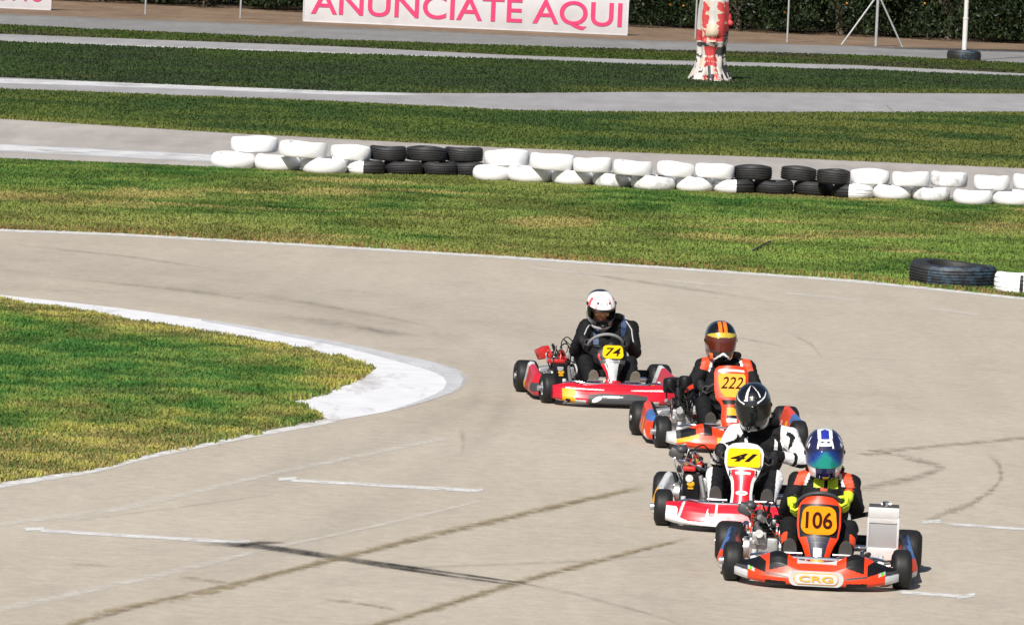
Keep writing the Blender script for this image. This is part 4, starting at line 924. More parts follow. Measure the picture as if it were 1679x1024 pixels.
    e1 = Vector((math.cos(rot), 0, 0)) + uw * math.sin(rot); e2 = -Vector((math.sin(rot), 0, 0)) + uw * math.cos(rot)
    sw = MB(); pts = []
    for k in range(48):
        a = 2 * math.pi * k / 48; r_ = .155 * (1 - .16 * max(0, -math.sin(a)) ** 3); pts.append(cw + e1 * (r_ * math.cos(a)) + e2 * (r_ * math.sin(a)))
    sw.tube(pts, .0135, 10, closed=True)
    stw = sw.build('steering_wheel', cfg.get('rimgrip', m_dgrey), root)
    s2 = MB()
    for a in (R(5), R(175), R(-90)): s2.tube([cw - nw * .02, cw + e1 * (.15 * math.cos(a)) + e2 * (.15 * math.sin(a))], [.02, .011], 8)
    s2.lathe([(0, -.01), (.04, -.01), (.04, .01), (0, .01)], (0, 0, 0), n=18); k0 = len(s2.v) - 72
    q = Vector((0, 0, 1)).rotation_difference(nw).to_matrix(); s2.v[k0:] = [tuple(cw - nw * .01 + q @ Vector(p)) for p in s2.v[k0:]]
    s2.build('spokes', m_blkmetal, stw)
    sc_ = MB(); sc_.cyl(cw, (0, .42, .10), .011, n=10); sc_.build('steering_column', m_chrome, root)
    # pedals and tank
    for s in (-1, 1):
        p = MB(); coil(p, [(s * .10, .60, .06), (s * .12, .63, .16), (s * .14, .66, .215)], .008, n=8); p.cyl((s * .10, .665, .215), (s * .24, .665, .215), .011, n=10); p.cyl((s * .08, .62, .10), (s * .25, .68, .105), .010, n=10); p.build('pedal', m_chrome, root)
    tk = MB(); tk.box((0, .32, .13), (.17, .24, .15), bev=.03); tk.cyl((0, .32, .2), (0, .32, .225), .03, n=14); tk.build('fuel_tank', m_tank, root)
    # bodywork
    nb = nose_mb(cfg['nose_hw'], cfg['nose_hump'], cfg['nose_zc'], cfg.get('nose_y', .90), cfg.get('nose_sweep', .17), cfg['nose_f'], cfg.get('ztip', .15)).build('front_fairing', cfg['mats'], root, ang=50)
    if cfg.get('nose_extra'): cfg['nose_extra'](nb)
    for s in (-1, 1): pod_mb(s, cfg['pod_f'], top=cfg.get('pod_top', .215)).build('side_pod', cfg['mats'], root, ang=50)
    pn, d, nr = panel_mb(cfg['panel'], cfg['p0'], cfg['p1'], .035, cfg['panel_f']); po = pn.build('front_panel', cfg['mats'], root, ang=40)
    b = MB(); b.cyl((0, cfg['p1'][0] - .02, cfg['p1'][1] * .72), (0, cfg['p1'][0] - .22, cfg['p1'][1] * .66), .008, n=8); b.build('panel_stay', m_chrome, po)
    h, outl, pm_ = cfg['plate']; off = .037
    plate_on(po, cfg['p0'], d, nr, h, outl, off, pm_, 'number_plate', .035)
    up = d.normalized(); c = Vector((cfg.get('num_dx', 0), cfg['p0'][0], cfg['p0'][1])) + d * h + up * cfg.get('num_dy', 0) + nr * off
    nk = cfg['num_style']; lettering(po, 'number', cfg['num'], c, up, nr, 1, nk['mat'], bold=nk.get('bold', 0), shear=nk.get('shear', 0), wid=nk['wid'], hgt=nk['hgt'])
    if cfg.get('panel_extra'): cfg['panel_extra'](po, d, nr, off)
    make_engine(root, cfg['engine'])
    # radiator on the kart's left
    rx = cfg.get('radiator')
    if rx:
        x0, x1, y, z0, z1, tilt = rx; Rm = Matrix.Rotation(R(tilt), 3, 'X'); cx, cz = (x0 + x1) / 2, (z0 + z1) / 2; wd, hh = abs(x1 - x0), z1 - z0
        def P(x, yy, z): return Vector((cx, y, cz)) + Rm @ Vector((x, yy, z))
        t = MB(); t.box(P(0, 0, 0), (wd * .92, .04, hh * .56), Rm, bev=.003)
        for k in range(0): t.box(P(0, .0205, -hh * .27 + hh * .54 * k / 21), (wd * .90, .004, .004), Rm)
        rad = t.build('radiator', m_radcore, root)
        t = MB(); t.box(P(0, 0, hh * .375), (wd, .06, hh * .20), Rm, bev=.008); t.box(P(0, 0, hh * .25), (wd, .054, .05), Rm, bev=.004); t.build('header_tank', m_alupale, rad)
        t = MB(); t.box(P(0, 0, -hh * .39), (wd, .06, hh * .22), Rm, bev=.008); t.build('lower_tank', m_alupale, rad)
        for s in (-1, 1): t = MB(); t.box(P(s * wd * .48, 0, 0), (.014, .056, hh * .58), Rm, bev=.003); t.build('side_plate', m_alupale, rad)
        t = MB(); t.box(P(0, -.005, hh * .485), (wd * .96, .05, .02), Rm, bev=.005); t.build('top_strip', m_dgrey, rad)
        t = MB(); t.cyl(P(-.01, 0, hh * .49), P(-.01, 0, hh * .49 + .03), .022, n=14); t.cyl(P(.02, 0, hh * .52), P(-.05, 0, hh * .53), .008, n=8); t.build('filler_cap', m_chrome, rad)
        t = MB(); coil(t, [P(wd * .4, .02, -hh * .4), (cx + .2, y + .12, .10), (.1, .0, .09), (.25, -.12, .12)], .016, n=10); coil(t, [P(wd * .5, 0, hh * .3), (cx + .12, y - .14, cz + .1), (.0, -.52, .3), (.3, -.30, .35)], .016, n=10); t.build('coolant_hose', m_hose, rad)
    return root, dict(cw=cw, nw=nw, uw=uw, e1=e1, e2=e2)
# ------------------------------------------------------------------ drivers
from mathutils import noise as mnoise
m_skin = pm('skin', (.62, .30, .16), rough=.5, var=.1, scale=18)
m_eye = pm('eye_white', (.75, .73, .70), rough=.2); m_iris = pm('iris', (.02, .012, .008), rough=.1); m_brow = pm('eyebrow', (.03, .018, .012), rough=.8); m_lip = pm('lips', (.38, .10, .08), rough=.45)
m_suitk = pm('black_race_suit', (.0065, .0065, .0075), rough=.75, var=.35, scale=18, bump=.3, spec=.2)
m_suitw = pm('white_race_suit', (.64, .64, .65), rough=.65, var=.07, scale=14, bump=.3)
m_suito = pm('orange_suit_panel', (.58, .052, .010), rough=.6, var=.1)
m_suitr = pm('red_suit_stripe', (.65, .035, .015), rough=.6)
m_suitb = pm('blue_harness', (.02, .045, .12), rough=.6)
m_suitg = pm('grey_piping', (.38, .38, .40), rough=.6)
m_lime = pm('lime_glove', (.52, .66, .02), rough=.55, var=.12, scale=40)
m_glk = pm('black_glove', (.010, .010, .011), rough=.6, var=.2)
m_shoe = pm('dark_shoe', (.014, .014, .015), rough=.5); m_sole = pm('grey_shoe_sole', (.055, .052, .048), rough=.7, var=.3, scale=30); m_soleg = pm('tan_shoe_sole', (.15, .13, .10), rough=.7, var=.3, scale=30)
m_hblk = pm('glossy_black_helmet', (.005, .005, .006), rough=.12, coat=1., var=.05)
m_hwht = pm('glossy_white_helmet', (.70, .70, .71), rough=.15, coat=1., var=.03)
m_hred = pm('red_helmet_graphic', (.60, .02, .05), rough=.15, coat=1.)
m_hpink = pm('pale_red_helmet_graphic', (.72, .28, .28), rough=.15, coat=1.)
m_horg = pm('orange_helmet_graphic', (.85, .16, .01), rough=.15, coat=1.)
m_hgold = pm('gold_helmet_graphic', (.62, .46, .05), rough=.2, coat=1., metal=.3)
m_hnavy = pm('navy_helmet', (.012, .012, .055), rough=.13, coat=1.)
m_hblue = pm('blue_helmet_graphic', (.02, .03, .28), rough=.13, coat=1.)
m_hgrey = pm('grey_helmet_graphic', (.10, .10, .11), rough=.2, coat=1.)
m_visk = pm('dark_smoked_visor', (.004, .006, .006), rough=.07, coat=.25, var=.0, spec=.45)
m_visr = pm('red_tinted_visor', (.075, .008, .005), rough=.06, coat=1., var=.3, scale=8, spec=.6)
def mirror_visor():
    m = pm('blue_mirror_visor', (.02, .2, .5), rough=.10, metal=.75, coat=1., var=0); t = m.node_tree; N = t.nodes; L = t.links; b = N['Principled BSDF']
    tc = N.new('ShaderNodeTexCoord'); sx = N.new('ShaderNodeSeparateXYZ'); L.new(tc.outputs['Object'], sx.inputs[0])
    a = N.new('ShaderNodeMath'); a.operation = 'ABSOLUTE'; L.new(sx.outputs['X'], a.inputs[0])
    q = N.new('ShaderNodeMath'); q.operation = 'MULTIPLY_ADD'; q.inputs[1].default_value = .9; L.new(sx.outputs['Z'], q.inputs[0]); L.new(a.outputs[0], q.inputs[2])
    cr_ = N.new('ShaderNodeValToRGB'); e = cr_.color_ramp.elements; e[0].position = .0; e[0].color = (.0, .42, .34, 1); e[1].position = .14; e[1].color = (.01, .02, .10, 1)  # iridescent reflection put into the base colour as a fixed gradient
    k = e.new(.035); k.color = (.01, .38, .45, 1); k = e.new(.07); k.color = (.012, .09, .55, 1)
    L.new(q.outputs[0], cr_.inputs['Fac']); L.new(cr_.outputs['Color'], b.inputs['Base Color']); return m
m_vism = mirror_visor()

HZT = np.array([-.160, -.152, -.135, -.10, -.06, -.02, .02, .055, .085, .11, .13, .143, .151, .155])
HW = np.array([.086, .098, .108, .118, .125, .129, .130, .126, .116, .101, .081, .059, .034, .004])
HF = np.array([.115, .150, .168, .176, .172, .163, .155, .145, .128, .107, .082, .058, .032, .004])
HB = np.array([.075, .090, .105, .125, .143, .158, .166, .165, .155, .135, .106, .077, .044, .004])
def helm_ring(z, off=0., us=None):
    w_, f_, b_ = (float(np.interp(z, HZT, a)) + off for a in (HW, HF, HB)); out = []
    for u in us:
        s, c = math.sin(u), math.cos(u); out.append((w_ * math.copysign(abs(s) ** .88, s), (f_ if c > 0 else b_) * math.copysign(abs(c) ** (.95 if c > 0 else 1), c), z))
    return out
def sub(x): return np.interp(np.linspace(0, len(x) - 1, (len(x) - 1) * 7 + 1), range(len(x)), x)
def make_helmet(parent, name, c, Rm, hf, mats, vis, port=False, vent=None):
    """full-face helmet: shell coloured by hf(u, z, x), separate visor, vents, trim"""
    zs = sub(HZT); us = np.linspace(0, 2 * math.pi, 129)[:-1]
    rings = [helm_ring(z, 0, us) for z in zs]
    def f(q):
        u = math.degrees(math.atan2(q[0], q[1])); return hf(u, q[2], q[0])
    mb = MB().grid(rings, True, False, f); q = MB(); q.v = mb.v
    for fc, m_ in zip(mb.f, mb.m):
        ctr = np.mean([mb.v[i] for i in fc], 0); u = abs(math.degrees(math.atan2(ctr[0], ctr[1])))
        if port and u < 57 and -.056 < ctr[2] < .030: continue
        q.f.append(fc); q.m.append(m_)
    q.f.append([len(zs) * 128 - 128 + k for k in range(128)]); q.m.append(0)
    h = q.build(name, mats, parent, ang=60); h.matrix_local = Matrix.Translation(c) @ Rm.to_4x4()
    lin = MB(); zl = [z for z in zs if z > -.158][::3]; lin.grid([[(x * .90, y * .90, z * .96) for x, y, z in helm_ring(z, 0, us[::4])] for z in zl], True, False); 
    if port:
        keep = [k for k, fc in enumerate(lin.f) if not (abs(math.degrees(math.atan2(np.mean([lin.v[i][0] for i in fc]), np.mean([lin.v[i][1] for i in fc])))) < 64 and -.07 < np.mean([lin.v[i][2] for i in fc]) < .05)]
        lin.f = [lin.f[k] for k in keep]; lin.m = [0] * len(lin.f)
    lin.build('lining', m_blk, h)
    if port:
        tr = MB(); ut = np.linspace(R(-57), R(57), 30)
        path = helm_ring(.030, .001, ut) + [helm_ring(z, .001, [R(57)])[0] for z in (.015, -.01, -.035)] + helm_ring(-.056, .001, ut[::-1]) + [helm_ring(z, .001, [R(-57)])[0] for z in (-.035, -.01, .015)]
        tr.tube(path, .006, 6, closed=True); tr.build('port_trim', m_blk, h)
        a, b = .030, .046; ur = np.linspace(R(-72), R(72), 41); v = MB()      # visor pushed up
    else:
        a, b = -.062, .050; ur = np.linspace(R(-80), R(80), 61); v = MB()
    if vis is not None:
        zz = np.linspace(a, b, 17); o1 = [helm_ring(z - (.018 * (1 - math.cos(0)) if port else 0), .0045, ur) for z in zz]; o2 = [helm_ring(z, .0005, ur) for z in zz]
        rings = [list(r1) + list(r2)[::-1] for r1, r2 in zip(o1, o2)]
        v.grid(rings, True, True); v.build('visor', vis, h, ang=50)
        for s in (-1, 1):
            p = MB(); e = Vector(helm_ring(.0 if not port else .05, .002, [R(84 * s)])[0]); p.ball(e, (.010, .018, .018), 7); p.build('visor_pivot', m_blk, h)
    if vent:
        for (u, z, wv, hv, mt_) in vent:
            p = MB(); e = Vector(helm_ring(z, -.001, [R(u)])[0]); p.ball(e, (wv, wv * .8, hv), 7, Rm=Matrix.Rotation(R(-u), 3, 'Z')); p.build('vent', mt_, h)
    rim = MB(); rim.tube(helm_ring(-.158, .002, us[::4]), .006, 6, closed=True); rim.build('edge_trim', m_blk, h)
    return h

def make_glove(parent, name, K, side, info, mat, O, wrist):
    """five fingers closed round the steering wheel rim at K; side +1 = right hand"""
    cw, nw, e1, e2 = info['cw'], info['nw'], info['e1'], info['e2']; out = e1 * side; tg = e2
    mb = MB()
    palm = K + out * .026 + nw * .034
    mb.ball(palm, (.028, .026, .046), 9, Rm=Matrix((out.normalized(), nw, tg)).transposed())
    mb.tube([wrist, palm + out * .01 + nw * .015, palm], [.036, .034, .03], 12); mb.ball(wrist, .037, 8)
    for k, (o, l, r_) in enumerate(((.034, .95, .0105), (.0115, 1.05, .011), (-.0115, 1.0, .0105), (-.033, .82, .0092))):
        p0 = K + out * .036 + nw * .020 + tg * o * .9; p1 = K + out * (.034 * l) - nw * .016 + tg * o; p2 = K + out * .004 * l - nw * (.034) + tg * (o * 1.05); p3 = K - out * .026 * l - nw * .016 + tg * (o * 1.02); p4 = K - out * .024 - nw * .002 + tg * o
        pts = [p0, p1, p2, p3, p4]; mb.tube(pts, [r_ * 1.15, r_ * 1.1, r_, r_ * .95, r_ * .8], 9)
        for q, rr_ in zip(pts, (1.18, 1.14, 1.02, .95, .8)): mb.ball(q, r_ * rr_, 6)
    t0, t1, t2, t3 = palm + tg * .022, K + nw * .026 + tg * .050 + out * .012, K - out * .012 + nw * .020 + tg * .058, K - out * .028 + nw * .006 + tg * .056
    mb.tube([t0, t1, t2, t3], [.015, .0135, .0115, .009], 9)
    for q, rr_ in ((t1, .0138), (t2, .0118), (t3, .0095)): mb.ball(q, rr_, 6)
    V, F = remesh(mb, .0042, 2); g_ = MB(); g_.add(V.tolist(), F); return g_.build(name, mat, parent, loc=-O, ang=80)

def make_driver(cfg, kroot, info):
    O = Vector((0, -.20, .10)); root = empty('person', kroot.matrix_basis @ O, kroot.rotation_euler.z); tag(root, cfg['label'], 'person', 'kart drivers')
    lx = cfg['lean']; wd = cfg.get('width', 1.); sz = cfg.get('sh_z', .60); hx, hz = cfg['head']; hy = cfg.get('head_y', -.27)
    hip = Vector((0, -.21, .18)); chest = Vector((lx * .6, -.30, .42)); neck = Vector((lx * .9 + hx * .1, -.31, sz + .045)); hc = Vector((hx, hy, hz))
    Rh = Euler((R(-cfg['pitch']), R(cfg['roll']), R(cfg['turn'])), 'XYZ').to_matrix()
    cw, nw, e1, e2 = info['cw'], info['nw'], info['e1'], info['e2']
    mb = MB(); segs = []
    def cap(a, b, ra, rb, n=14): mb.tube([a, b], [ra, rb], n); mb.ball(a, ra, 9); mb.ball(b, rb, 9)
    def seg(nm, a, b, ra, rb): cap(a, b, ra, rb); segs.append((nm, np.array(a), np.array(b), ra, rb))
    mb.ball(hip, (.185 * wd, .15, .12), 12); mb.ball(hip + Vector((0, -.04, .12)), (.165 * wd, .12, .14), 12); mb.ball(chest, (.185 * wd, .125, .17), 12); mb.ball(chest + Vector((lx * .25, -.005, .11)), (.18 * wd, .11, .10), 12)
    segs.append(('torso', np.array(hip), np.array(neck - Vector((0, 0, .05))), .15, .15))
    seg('neck', neck - Vector((0, 0, .03)), hc - Vector((0, .02, .09)), .075, .062)
    # head with a face inside the helmet
    hm = MB(); hm.ball((0, 0, .01), (.078, .098, .118), 14); hm.ball((0, .03, -.07), (.058, .07, .055), 12); hm.tube([(0, .088, .018), (0, .112, -.030)], [.012, .019], 10); hm.ball((0, .108, -.032), (.021, .014, .014), 8)
    for s in (-1, 1): hm.ball((s * .042, .078, -.03), (.026, .022, .022), 8); hm.ball((s * .034, .088, .036), (.032, .014, .010), 8); hm.ball((s * .079, -.005, -.01), (.012, .024, .034), 8)
    hm.ball((0, .092, -.068), (.028, .014, .010), 8); hm.ball((0, .085, -.100), (.026, .02, .018), 8)
    mb.add([hc + Rh @ Vector(p) for p in hm.v], hm.f); segs.append(('head', np.array(hc - Vector((0, 0, .03))), np.array(hc + Vector((0, 0, .05))), .10, .10))
    shoulders = {}
    for s in (1, -1):
        nm = 'R' if s > 0 else 'L'; S = Vector((lx + s * .185 * wd, -.315, sz - .02)); K = cw + e1 * (.155 * s); W = K + e1 * (s * .040) + nw * .105 + Vector((0, -.01, -.012))
        W += Vector(cfg.get('wrist' + nm, (0, 0, 0)))
        E = (S + W) / 2 + Vector((s * cfg.get('elbow_out', .115), -.02, -cfg.get('elbow_drop', .115))); E += Vector(cfg.get('elbow' + nm, (0, 0, 0)))
        mb.ball(S, (.078, .08, .075), 9); seg('shoulder' + nm, Vector((lx * .95 + s * .07, -.31, sz + .005)), S, .07, .072)
        seg('uarm' + nm, S, E, .072 * wd ** .5, .057 * wd ** .5); seg('farm' + nm, E, W, .056 * wd ** .5, .037); shoulders[nm] = (S, E, W, K)
        Hj = Vector((s * .10, -.12, .175)); Kn = Vector((s * cfg.get('knee_x', .20), .27, cfg.get('knee_z', .345))); An = Vector((s * .185, .575, .165))
        seg('thigh' + nm, Hj, Kn, .098 * wd, .070); seg('shin' + nm, Kn, An, .066, .046)
    V, F = remesh(mb, .0078, 5)
    # cloth folds
    disp = np.array([mnoise.noise(Vector(p) * 13) * .0065 + mnoise.noise(Vector((p[0] * 22, p[1] * 26, p[2] * 48))) * .0045 for p in V])
    ctr = V.mean(0); nv = np.zeros_like(V)
    FA = np.array([f if len(f) == 4 else (f[0], f[1], f[2], f[2]) for f in F]); fn = np.cross(V[FA[:, 2]] - V[FA[:, 0]], V[FA[:, 3]] - V[FA[:, 1]])
    for k in range(4): np.add.at(nv, FA[:, k], fn)
    nv /= np.linalg.norm(nv, axis=1)[:, None] + 1e-9
    hd = np.linalg.norm(V - np.array(hc), axis=1) < .16; V = V + nv * np.where(hd, 0, disp)[:, None]
    P = V[FA].mean(1); D = []
    for nm, a, b, ra, rb in segs:
        ab = b - a; t = np.clip(((P - a) @ ab) / (ab @ ab), 0, 1); D.append((np.linalg.norm(P - (a + t[:, None] * ab), axis=1) / (ra + (rb - ra) * t), t))
    lab = np.argmin(np.stack([d[0] for d in D]), 0); names = [s_[0] for s_ in segs]; T = np.stack([d[1] for d in D])[lab, np.arange(len(P))]
    L_ = np.array(names)[lab]
    mi = cfg['suit'](L_, T, P, shoulders); mi = np.where(L_ == 'head', 0, mi); mi = np.where((np.linalg.norm(P - np.array(hc), axis=1) < .135) & (P[:, 2] > hc.z - .12), 0, mi)
    me = MB(); me.add(V.tolist(), F, mi.tolist()); body = me.build('body', [m_skin] + cfg['suit_mats'], root, loc=-O, ang=80)
    # hands and feet
    for s in (1, -1):
        nm = 'R' if s > 0 else 'L'; S, E, W, K = shoulders[nm]; make_glove(root, 'glove', K, s, info, cfg['glove'], O, W)
        cf_ = MB(); dW = (W - E).normalized(); cf_.tube([W - dW * .045, W + dW * .005], [.045, .042], 16); cf_.build('cuff', cfg['cuff'], root, loc=-O)
        sh = MB(); hl, toe = Vector((s * .178, .60, .135)), Vector((s * .185, .655, .285)); ax = (toe - hl).normalized(); bk = Vector((0, -ax.z, ax.y))
        Rm = Matrix((Vector((1, 0, 0)), ax, bk)).transposed()
        sh.ball(hl.lerp(toe, .62) + bk * .012, (.044, .090, .034), 10, Rm=Rm); sh.ball(hl.lerp(toe, .15) + bk * .03, (.036, .055, .048), 10, Rm=Rm); sh.tube([hl + bk * .04, hl + bk * .04 + Vector((0, -.06, .05))], [.046, .05], 12)
        V2, F2 = remesh(sh, .007, 2); s2 = MB(); s2.add(V2.tolist(), F2); so = s2.build('shoe', m_shoe, root, loc=-O, ang=80)
        sl = MB(); pr = [(-.030, -.055), (-.036, -.03), (-.033, .0), (-.040, .05), (-.045, .10), (-.040, .14), (-.026, .165), (0, .175), (.026, .165), (.040, .14), (.045, .10), (.040, .05), (.033, 0), (.036, -.03), (.030, -.055), (0, -.066)]
        sl.slab([hl + Vector((1, 0, 0)) * p[0] + ax * (p[1] + .02) - bk * .022 for p in pr], bk * .012); sl.build('sole', cfg.get('sole', m_sole), so, ang=30)
    if cfg.get('collar'):
        cm = MB(); ctr_ = neck + Vector((hx * .02, .01, .035)); cm.tube([ctr_ + Vector((.105 * math.sin(a), .095 * math.cos(a), .012 * math.cos(a))) for a in np.linspace(0, 2 * math.pi, 33)[:-1]], .030, 10, closed=True)
        if cfg['collar'] == 'lime': cm.m = [1 if (c[2] > ctr_.z + .008 and c[0] < -.045 and c[1] > neck.y + .0) else 0 for c in (np.mean([cm.v[i] for i in f], 0) for f in cm.f)]
        cm.build('neck_brace', [m_suitk, m_lime], root, loc=-O)
    if cfg.get('face'):
        for s in (-1, 1):
            e = MB(); e.ball((0, 0, 0), .0125, 8); eo = e.build('eye', m_eye, body); eo.matrix_local = Matrix.Translation(hc + Rh @ Vector((s * .033, .088, .014))) @ Rh.to_4x4()
            i_ = MB(); i_.ball((0, .0105, -.002), (.006, .003, .006), 7); i_.build('iris', m_iris, eo)
            b = MB(); b.tube([hc + Rh @ Vector((s * .016, .103, .038)), hc + Rh @ Vector((s * .036, .101, .043)), hc + Rh @ Vector((s * .054, .088, .036))], [.004, .005, .003], 6); b.build('eyebrow', m_brow, body)
        b = MB(); b.ball((0, 0, 0), (.024, .008, .008), 8); lo = b.build('lips', m_lip, body); lo.matrix_local = Matrix.Translation(hc + Rh @ Vector((0, .104, -.070))) @ Rh.to_4x4()
    hel = make_helmet(root, 'helmet', hc - O, Rh, cfg['hf'], cfg['hmats'], cfg['visor'], cfg.get('face', False), cfg.get('vent'))
    if cfg.get('extra'): cfg['extra'](root, O, shoulders, neck, hc, Rh)
    return root

# ------------------------------------------------------------------ the four karts and their drivers
BODY = [m_red, m_white, m_blk, m_org, m_yel, m_sil, m_dgrey, m_grn, m_crim, m_navy, m_bluest, m_lgrey]
RED, WHT, BLK, ORG, YEL, SIL, DGR, GRN, CRM, NAV, BLU, LGR = range(12)
ENG = lambda **k: dict(dict(cyl=m_blkmetal, head=m_blkmetal, air='lump', cab=m_suitr, acc=m_redanod, seed=1), **k)

# --- 106
def nose106(c):
    x, y, z = c; a = abs(x)
    if z < .034: return BLK
    if a > .455: return SIL if z < .105 + .1 * (a - .455) else (DGR if z < .13 else BLK)
    if a > .335:
        e = z - (.080 + .28 * (a - .335))
        if e > 0 and z < .205 - .45 * abs(a - .40): return BLK if e > .022 else (GRN if .425 < a < .445 else (SIL if a > .41 else ORG))  # black paints in the recess shade, the surface stays flush
        return ORG
    if .195 < a < .315 and z > .118 + .30 * (.315 - a): return BLK  # shade of the upper recess, likewise painted black
    if a > .20 and z < .052 + .02 * a: return BLK
    if .19 < a < .335 and abs(z - .092 - .12 * (a - .26)) < .006: return DGR
    if a < .13 and z > .155: return SIL if z > .17 else ORG
    return ORG
def badge(nb):
    def oval(w_, h_, r): return [Vector((u, .9175 if True else 0, .087 + v)) for u, v in rounded(w_, h_, r, 8)]
    f = lambda u, v: Vector((u, .914 - .25 * u * u, .080 + v))
    for nm, w_, h_, m_, dy in (('badge', .180, .050, m_lgrey, 0), ('badge_border', .146, .038, m_yel, .004), ('badge_field', .140, .033, m_sil, .007)):
        mb = MB(); mb.slab([f(u, v) + Vector((0, dy, 0)) for u, v in rounded(w_, h_, min(w_, h_) * .92, 9)], (0, -.012, 0)); mb.build(nm, m_, nb, ang=30)
    lettering(nb, 'badge_letters', 'CRG', Vector((0, .9215, .080)), Vector((0, 0, 1)), Vector((0, 1, 0)), 1, m_yel, bold=.02, wid=.225, hgt=.040)
def panel106(x, h, u, back):
    if back: return BLK
    if h < .105: return YEL if .03 < h < .085 else ORG
    if h < .42:
        if abs(u) > .60: return ORG
        return SIL if abs(x) < .028 and .13 < h < .24 + .02 * math.sin(60 * h) else (DGR if math.sin(80 * h) > .75 and abs(u) < .4 else NAV)
    if h > .885: return ORG
    return ORG if abs(u) > .90 else BLK
def pod106(c):
    x, y, z = abs(c[0]), c[1], c[2]
    if z < .04: return BLK
    if z > .205 - .1 * (y + .1): return BLU if x > .6 else NAV
    return ORG if z > .085 else (YEL if x < .62 else SIL)
k106 = dict(front=(1338, 958.5), yaw=-3.2, steer=4, label='orange racing kart with amber number 106 plate and white finned radiator', mats=BODY, nose_hw=.545, nose_hump=.235, nose_zc=.175, nose_y=.905, nose_sweep=.23, nose_f=nose106, nose_extra=badge, ztip=.13,
    pod_f=pod106, panel=[(0, .062), (.08, .066), (.3, .104), (.42, .134), (.6, .146), (.84, .143), (.94, .122), (1, .088)], p0=(.64, .125), p1=(.45, .575), panel_f=panel106,
    plate=(.645, rounded(.119, .098, .06, 6, .112), m_yel2), num='106', num_style=dict(mat=m_num, bold=.022, wid=.178, hgt=.118), wheel_rot=-14, wheel_c=(0, .09, .47),
    engine=ENG(seed=4, pos=(.37, -.24), air='lump', acc=m_org, cab=m_org), radiator=(-.325, -.535, -.12, .115, .485, -8))
def suit106(L_, T, P, sh):
    m = np.ones(len(P), int)
    for nm in 'RL':
        S = np.array(sh[nm][0]); s = 1 if nm == 'R' else -1; q = (P[:, 0] - (S[0] - s * .025)) * s + (P[:, 2] - S[2]) * .35; zone = (P[:, 2] > S[2] - .015 - .0 * q) & (np.abs(P[:, 0] - S[0]) < .10)
        m = np.where(zone & (q > -.012) & (q < .055), 2, m); m = np.where(zone & (q > -.032) & (q <= -.012), 3, m)
        m = np.where((L_ == 'shin' + nm) & (T > .35) & (T < .62) & (np.abs(P[:, 0] - s * .23) < .022), 2, m)
    z0 = np.array(sh['R'][0])[2]; fr = P[:, 1] > -.27
    xx = P[:, 0] + .03
    m = np.where(fr & (L_ != 'head') & (P[:, 2] > z0 - .025) & (P[:, 2] < z0 + .045) & (np.abs(xx) > .012) & (np.abs(xx) < .082), 4, m)
    m = np.where(fr & (P[:, 2] > z0 - .045) & (P[:, 2] < z0 - .025) & (np.abs(xx - .01) < .022), 2, m)
    return m
def hf106(u, z, x):
    a = abs(u)
    if z > .118: return 3 if a < 60 and abs(x) < .028 else (1 if abs(x) < .05 else 0)
    if z > .062 and a < 26: return 1 if (z > .085 or a > 20) and z < .108 and a < 24 else (0 if z < .08 else 1)
    if z > .045 and 38 < a < 52: return 0
    if z > .045 and 52 < a < 75 and (z - .045) < (a - 44) * .003: return 1 if int(a / 6) % 2 else 0
    if z < -.055 and 24 < a < 66: return 1 if z < -.075 - .0006 * (a - 40) and a < 52 else (4 if a >= 48 and z > -.12 else 1 if z > -.135 else 0)
    if z < -.125 and a < 12: return 2 if z > -.146 and a < 7 else 0
    return 0
d106 = dict(label='driver in black suit with lime gloves and blue mirror visor in kart 106', lean=-.02, width=.93, sh_z=.615, head=(-.012, .815), head_y=-.25, pitch=14, roll=3, turn=3, suit=suit106, suit_mats=[m_suitk, m_suito, m_suitw, m_lime],
    glove=m_lime, cuff=m_suitk, collar='lime', hf=hf106, hmats=[m_hnavy, m_hwht, m_hgold, m_hblue, m_hpink], visor=m_vism, elbow_out=.055, elbow_drop=.135, vent=[(-9, .103, .012, .006, m_hnavy), (9, .103, .012, .006, m_hnavy), (-14, -.095, .014, .008, m_blk), (14, -.095, .014, .008, m_blk)])

# --- 41
def nose41(c):
    x, y, z = c; a = abs(x)
    if z < .045: return BLK
    if a < .155: return CRM if z > .085 else WHT
    if a < .172: return WHT
    if z < .075 + .05 * max(0, (a - .36) / .17): return WHT
    if a > .40 and (a - .40) * 1.0 + .04 > (z - .06) * .9 and a > .44: return WHT if z < .165 else CRM
    if abs(a - .225) < .022 * (1 - (z - .07) / .10) and z < .165: return WHT
    if abs(a - .42 - (.13 - z) * .3) < .009: return WHT
    return CRM
def panel41(x, h, u, back):
    if back: return WHT if h > .4 else BLK
    if h < .035: return WHT
    if h > .60: return WHT
    if h > .50:
        return CRM if abs(x) < .085 and not (.525 < h < .56 and abs(x) < .055) else (BLK if abs(abs(x) - .095) < .006 else WHT)
    if abs(u) > .74 and h > .1: return WHT
    return CRM
def ovals(po, d, nr, off):
    f = lambda u, v, h, o: Vector((u, k41['p0'][0], k41['p0'][1])) + d * h + d.normalized() * v + nr * o
    for nm, h, w_, hh, m_ in (('oval_badge', .235, .042, .017, m_white), ('oval_centre', .235, .030, .009, m_red)):
        mb = MB(); mb.slab([f(w_ * math.cos(a), hh * math.sin(a), h, .0375 + (.002 if nm == 'oval_centre' else 0)) for a in np.linspace(0, 2 * math.pi, 25)[:-1]], -nr * .01); mb.build(nm, m_, po, ang=30)
def pod41(c):
    x, y, z = abs(c[0]), c[1], c[2]
    if z < .04: return BLK
    if y > .15: return YEL if x > .62 and z > .13 else (LGR if (x * 7 + z * 9) % 1 > .35 else WHT)
    return CRM if z < .15 else WHT
